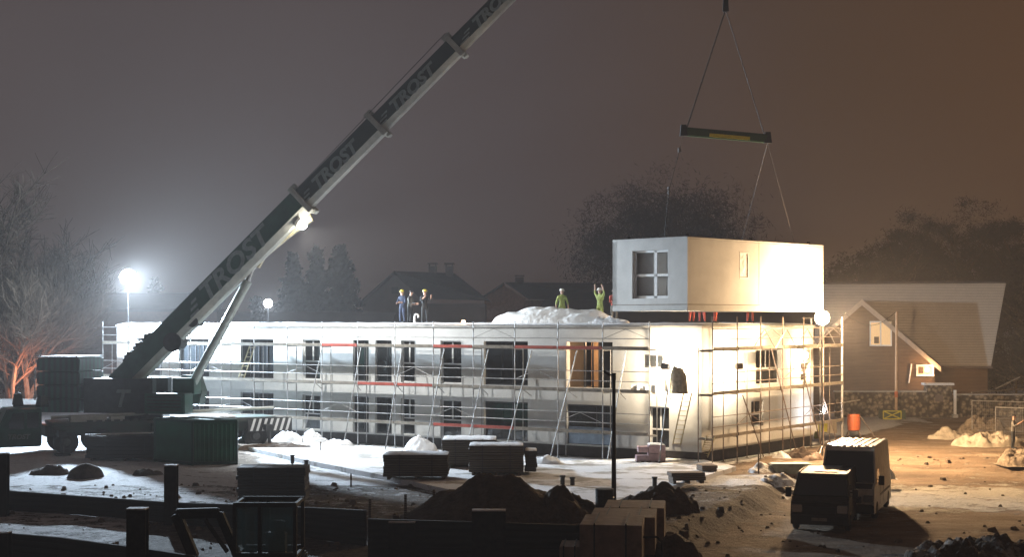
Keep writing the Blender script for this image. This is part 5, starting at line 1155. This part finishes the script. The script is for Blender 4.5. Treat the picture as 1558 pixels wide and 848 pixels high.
def leafy(name, label, pos, hgt, rad, seed, m, kind='conifer', nclump=70, group=None, trunkm='bark', base=0.12, dens=30, leaf=0.35):
    rnd = random.Random(seed); t = thing(name, label, 'tree', pos, group=group)
    mb = MB(); mb.tube((0, 0, -0.2), (0.1, 0, hgt*0.55), hgt*0.022, hgt*0.010, n=8)
    if kind != 'conifer':
        for _ in range(26):
            a = rnd.uniform(0, 6.28); z = rnd.uniform(0.25, 0.7)*hgt; f_ = rnd.uniform(0.4, 0.9); mb.tube((0, 0, z), (math.cos(a)*rad*f_, math.sin(a)*rad*f_, z+hgt*rnd.uniform(0.1, 0.3)), hgt*0.009, 0.03, n=5)
    else: mb.tube((0.1, 0, hgt*0.55), (0.1, 0, hgt*0.98), hgt*0.010, 0.02, n=6)
    mb.build('trunk', trunkm, t); vs = []; fs = []
    def twigc(c, s_):
        a = Vector((rnd.gauss(0, 1), rnd.gauss(0, 1), rnd.gauss(0.5, 1))).normalized(); b = a.orthogonal().normalized()*s_*0.09; a = a*s_*1.3
        o = len(vs); vs.extend([tuple(c-a*0.5-b), tuple(c-a*0.5+b), tuple(c+a*0.5)]); fs.append((o, o+1, o+2))
    def leafc(c, s_):
        a = Vector((rnd.gauss(0, 1), rnd.gauss(0, 1), rnd.gauss(0, 1))).normalized(); b = a.orthogonal().normalized()*s_*rnd.uniform(0.5, 1); a = a*s_
        o = len(vs); vs.extend([tuple(c-a*0.5-b*0.3), tuple(c+b*0.5), tuple(c+a*0.6), tuple(c-b*0.5)]); fs.append((o, o+1, o+2, o+3))
    if kind == 'conifer':
        lv = int(hgt*2.2)
        for k in range(lv):
            z = hgt*(base+(1-base)*k/lv); rr = rad*(1-(k/lv))**0.72*rnd.uniform(0.82, 1.15)+0.08
            nb = max(5, int(rr*6))
            for j in range(nb):
                a = rnd.uniform(0, 6.28); L_ = rr*rnd.uniform(0.75, 1.1)
                for q in range(int(L_/0.28)+2):
                    f = (q+0.5)/(int(L_/0.28)+2); rad_ = L_*f; c = Vector((math.cos(a)*rad_, math.sin(a)*rad_, z-0.28*rad_*f+0.12*f*f*rr))
                    for _ in range(6): leafc(c+Vector((rnd.gauss(0, .15), rnd.gauss(0, .15), rnd.gauss(0, .13))), leaf*1.15)
    else:
        for _ in range(nclump):
            u = Vector((rnd.gauss(0, 1), rnd.gauss(0, 1), rnd.gauss(0, 1))).normalized()*rnd.uniform(0.3, 1.14)
            c = Vector((u.x*rad, u.y*rad, hgt*0.60+u.z*hgt*0.38)); cs = rad*rnd.uniform(0.14, 0.30)
            for _ in range(dens*2): twigc(c+Vector((rnd.gauss(0, 1), rnd.gauss(0, 1), rnd.gauss(0, .7)))*cs*0.6, leaf*rnd.uniform(0.7, 1.3))
    mc = MB(); mc.v = [Vector(v) for v in vs]; mc.f = fs; mc.mi = [0]*len(fs)
    me = bpy.data.meshes.new('crown'); me.from_pydata(vs, [], fs); me.materials.append(M[m]); o = bpy.data.objects.new('crown', me); COL.objects.link(o); o.parent = t
    return t
Y = 118
for px, yt, rd, sd_, lb in ((446, 384, 2.5, 1, 'dark fir tree, leftmost and shortest of the three'), (480, 374, 2.2, 2, 'dark slim fir tree, middle one of the three'), (519, 371, 3.0, 3, 'dark broad fir tree, rightmost of the three')):
    leafy('fir_tree', lb, Gy(px, Y), Z_(yt, Y), rd, sd_, 'needles', group='firs behind the building', leaf=0.40)
leafy('fir_tree', 'small dark conifer beside the far white floodlight', Gy(391, 108), Z_(450, 108), 0.9, 6, 'needles', leaf=0.3)
leafy('fir_tree', 'faint conifer tip right of the big glare at the left', Gy(236, 132), Z_(424, 132), 1.7, 9, 'needles')
big = leafy('broad_tree', 'huge faint brown tree in the fog behind the hanging module', Gy(1010, 240), Z_(275, 240), 14.0, 14, 'oakleaf', 'broad', 260, dens=80, leaf=0.7)
for i, (px, yt, rd, Yt, lb) in enumerate(((1315, 385, 4.4, 165, 'dark broad tree, leftmost behind the gabled house'), (1372, 330, 5.2, 165, 'dark broad tree above the left half of the house ridge'), (1410, 322, 4.6, 180, 'dark tree crown tucked between two taller ones over the ridge'), (1466, 303, 5.4, 170, 'tallest dark tree over the house roof'), (1520, 333, 4.4, 175, 'dark tree right of the tallest one'), (1552, 338, 4.6, 160, 'dark tree at the right edge of the picture'), (1345, 372, 4.0, 185, 'faint tree behind the leftmost dark one'))):
    gzv = gz(X_(px, Yt), Yt); leafy('broad_tree', lb, Vector((X_(px, Yt), Yt, gzv-0.3)), Z_(yt, Yt)-gzv, rd, 30+i, 'oakleaf', 'broad', 120, group='trees on the slope behind the house', dens=90, leaf=0.45)
# dark hedge / bushes at the far right behind the house
rnd = random.Random(4)
for i, (px, Yt, h_, lb) in enumerate(((1545, 118, 5.5, 'tall dark bush right of the gabled house'), (1575, 112, 6.5, 'dark bush at the right edge beyond the wall'), (1515, 124, 3.8, 'low dark bush at the right corner of the house'))):
    leafy('bush', lb, Gy(px, Yt), h_, 2.1, 60+i, 'needles', 'broad', 60, dens=50, leaf=0.3)
for i, (px, Yt, h_) in enumerate(((8, 118, 4.2), (150, 125, 5.0), (60, 122, 4.5))):
    leafy('bush', ['dark undergrowth at the left edge under the bare trees', 'dark bush behind the right side of the counterweight', 'dark reddish bush behind the cab of the crane'][i], Gy(px, Yt), h_, 2.6, 70+i, 'oakleaf', 'broad', 50, dens=50, leaf=0.3)

# white fence and plant by the crane cab (far left)
mb = MB(); p0 = Gy(-5, 92, 0); 
t = thing('site_banner', 'white banner fence with dark figures behind the crane cab', 'banner', Gy(25, 92))
mb.bb(Gy(-8, 92, 0.9), Gy(58, 92, 2.0)+Vector((0, 0.05, 0))); mb.build('sheet', 'whitetarp', t, world=True)
mb = MB()
for px in (-6, 25, 56): mb.tube(Gy(px, 91.9, 0), Gy(px, 91.9, 2.1), 0.03)
mb.build('fence_post', 'steel', t, world=True)
ot = thing('excavator_attachment', 'two dark lumps of machinery standing on the crane cab', 'machinery', P(28, 618, 77))
mb = MB(); mb.box(P(27, 608, 77.5), (0.5, 0.5, 0.6), rz=0.5, taper=0.7); mb.tube(P(24, 618, 77.5), P(30, 598, 77.5), 0.12); mb.box(P(64, 610, 78), (0.5, 0.5, 0.5), rz=0.9, taper=0.7); mb.tube(P(58, 618, 78), P(68, 602, 78), 0.12); mb.beam(P(20, 618, 77.6), P(75, 618, 78), 0.3, 0.12)
mb.build('clamp', 'plastic', ot, world=True, bevel=0.03)

# ------------------------------------------------------------ world, haze, lights, camera
W = bpy.data.worlds.new('World'); S.world = W; W.use_nodes = True
N = W.node_tree.nodes; L = W.node_tree.links; bg = N['Background']
tc = N.new('ShaderNodeTexCoord'); sep = N.new('ShaderNodeSeparateXYZ'); L.new(tc.outputs['Generated'], sep.inputs[0])
crx = N.new('ShaderNodeValToRGB'); mr = N.new('ShaderNodeMapRange'); mr.inputs['From Min'].default_value = -0.45; mr.inputs['From Max'].default_value = 0.45
L.new(sep.outputs['X'], mr.inputs['Value']); L.new(mr.outputs[0], crx.inputs['Fac'])
els = crx.color_ramp.elements; els[0].position = 0.0; els[0].color = (0.105, 0.086, 0.088, 1); els[1].position = 1.0; els[1].color = (0.100, 0.042, 0.012, 1)
e2 = els.new(0.5); e2.color = (0.086, 0.062, 0.060, 1); e3 = els.new(0.72); e3.color = (0.090, 0.048, 0.026, 1)
mz = N.new('ShaderNodeMapRange'); mz.inputs['From Min'].default_value = 0.0; mz.inputs['From Max'].default_value = 0.7; mz.inputs['To Min'].default_value = 1.15; mz.inputs['To Max'].default_value = 0.55
L.new(sep.outputs['Z'], mz.inputs['Value'])
mul = N.new('ShaderNodeVectorMath'); mul.operation = 'SCALE'; L.new(crx.outputs['Color'], mul.inputs[0]); L.new(mz.outputs[0], mul.inputs['Scale'])
wn = N.new('ShaderNodeTexNoise'); wn.inputs['Scale'].default_value = 2.2; wn.inputs['Detail'].default_value = 3; L.new(tc.outputs['Generated'], wn.inputs['Vector'])
wm_ = N.new('ShaderNodeMapRange'); wm_.inputs['From Min'].default_value = 0.3; wm_.inputs['From Max'].default_value = 0.7; wm_.inputs['To Min'].default_value = 0.88; wm_.inputs['To Max'].default_value = 1.12; L.new(wn.outputs['Fac'], wm_.inputs['Value'])
mu2 = N.new('ShaderNodeVectorMath'); mu2.operation = 'SCALE'; L.new(mul.outputs[0], mu2.inputs[0]); L.new(wm_.outputs[0], mu2.inputs['Scale'])
L.new(mu2.outputs[0], bg.inputs['Color']); bg.inputs['Strength'].default_value = 0.80

hm = bpy.data.materials.new('haze'); hm.use_nodes = True; nt = hm.node_tree; nt.nodes.remove(nt.nodes['Principled BSDF'])
pv = nt.nodes.new('ShaderNodeVolumePrincipled'); pv.inputs['Color'].default_value = (0.92, 0.87, 0.85, 1); pv.inputs['Density'].default_value = 0.00100; pv.inputs['Anisotropy'].default_value = 0.2
nt.links.new(pv.outputs[0], nt.nodes['Material Output'].inputs['Volume'])
mb = MB(); mb.bb((-1600, -60, -2.0), (1600, 1700, 48)); hz = mb.build('haze', hm); tag(hz, kind='stuff')

def lamp(name, kind, pos, watt, col, size=0.15, aim=None, cone=120, blend=0.5):
    d = bpy.data.lights.new(name, kind); d.energy = watt; d.color = col
    d.shadow_soft_size = size
    o = bpy.data.objects.new(name, d); COL.objects.link(o); o.location = pos
    if aim is not None: o.rotation_euler = (Vector(aim)-Vector(pos)).to_track_quat('-Z', 'Y').to_euler()
    if kind == 'SPOT': d.spot_size = R(cone); d.spot_blend = blend
    return o
COOL = (0.68, 0.84, 1.0); NEU = (0.98, 0.98, 0.95); WARM = (1.0, 0.66, 0.36)
def off(p, aim, d=0.25): return p+(Vector(aim)-p).normalized()*d
a_ = (-9, 66, 0); lamp('flood_light_left', 'SPOT', PL['left']+Vector((0.16, -0.68, -0.05)), 88000, COOL, 0.3, Vector((-6, 78, 0)), 172, 0.9); lamp('globe_light', 'POINT', PL['left']+Vector((0, -0.7, -0.1)), 11000, COOL, 0.2)
a_ = BP(24, 0, 2.5); lamp('flood_light_boom', 'SPOT', off(PL['boom'], a_), 13500, NEU, 0.2, a_, 146, 0.5)
lamp('flood_light_mid', 'SPOT', PL['mid']+Vector((0.04, -0.42, 0)), 11000, COOL, 0.25, (-12, 78, 2), 150, 0.4)
a_ = MODC+Vector((0.707, 0.707, 0))*8.6+Vector((0, 0, 0.9)); q_ = PL['right']+Vector((0.55, -0.75, 0.1)); lamp('flood_light_module', 'SPOT', q_, 2900, WARM, 0.25, a_, 150, 1.0)
a_ = PL['right']+Vector((0.58, -0.75, -0.30))*20; lamp('flood_light_right', 'SPOT', off(PL['right'], a_, 0.75), 17000, WARM, 0.25, a_, 172, 1.0)
a_ = PL['right']+Vector((0.86, 0.50, -0.12))*20; lamp('flood_light_right_rear', 'SPOT', off(PL['right'], a_, 0.75), 12000, WARM, 0.25, a_, 160, 1.0)
lamp('flood_light_glow', 'POINT', PL['right']+Vector((0.4, -0.5, 0.2)), 5200, WARM, 0.2)
lamp('flood_light_side', 'POINT', off(PL['side'], (10, 76, 4), 0.42), 2500, (1.0, 0.72, 0.38), 0.15)
# the pair of work floods at the glaring corner, one before each wall, hung on the scaffold
for (s_, t_, lb) in ((BL-1.5, -0.72, 'work floodlight hung on the scaffold just left of the building corner'), (BL+0.72, 2.3, 'work floodlight hung on the side scaffold just right of the building corner')):
    pos = BP(s_, t_, 4.55); aim = BP(min(s_, BL-0.6)-0.1, max(t_, 0)+(0.8 if s_ > BL else 0.0), 4.3)
    flood('work_floodlight', lb, pos, aim, 0.34, 0.26, 'lampn', mast=3.4)
    lamp('work_flood_light', 'POINT', off(pos, aim, 0.1), 1700, (1.0, 0.80, 0.55), 0.08)
lamp('wall_lamp_light', 'POINT', PL['house'], 260, (1.0, 0.55, 0.25), 0.12)
lamp('roof_lamp_light', 'POINT', qb+Vector((0, -0.3, 0.2)), 60, (1.0, 0.5, 0.2), 0.08)
lamp('under_scaffold_light', 'POINT', P(1253, 625, 80.1), 120, (0.85, 0.92, 1.0), 0.08)
lamp('room_fill', 'POINT', BP(fs_(900), 1.6, 5.6), 260, (1.0, 0.62, 0.32), 0.1)  # added warm fill inside the room, no fitting modelled
lamp('tree_fill_left', 'POINT', P(46, 575, 97), 700, (1.0, 0.30, 0.12), 0.3)  # orange fill added for the glow on the left trees, no lamp built

cam = bpy.data.cameras.new('Camera'); co = bpy.data.objects.new('Camera', cam); COL.objects.link(co)
co.location = (0, 0, H); co.rotation_euler = (R(90), 0, 0)
cam.sensor_width = 36; cam.lens = F/1558*36; cam.shift_y = (YH-424)/1558; cam.clip_start = 0.5; cam.clip_end = 4000
S.camera = co
S.view_settings.view_transform = 'Standard'; S.view_settings.look = 'None'; S.view_settings.exposure = 0; S.view_settings.gamma = 1
c = S.cycles; c.max_bounces = 5; c.diffuse_bounces = 2; c.glossy_bounces = 2; c.transmission_bounces = 3; c.volume_bounces = 0; c.transparent_max_bounces = 8
c.use_denoising = True; c.sample_clamp_indirect = 3.0; c.volume_step_rate = 10; c.caustics_reflective = False; c.caustics_refractive = False
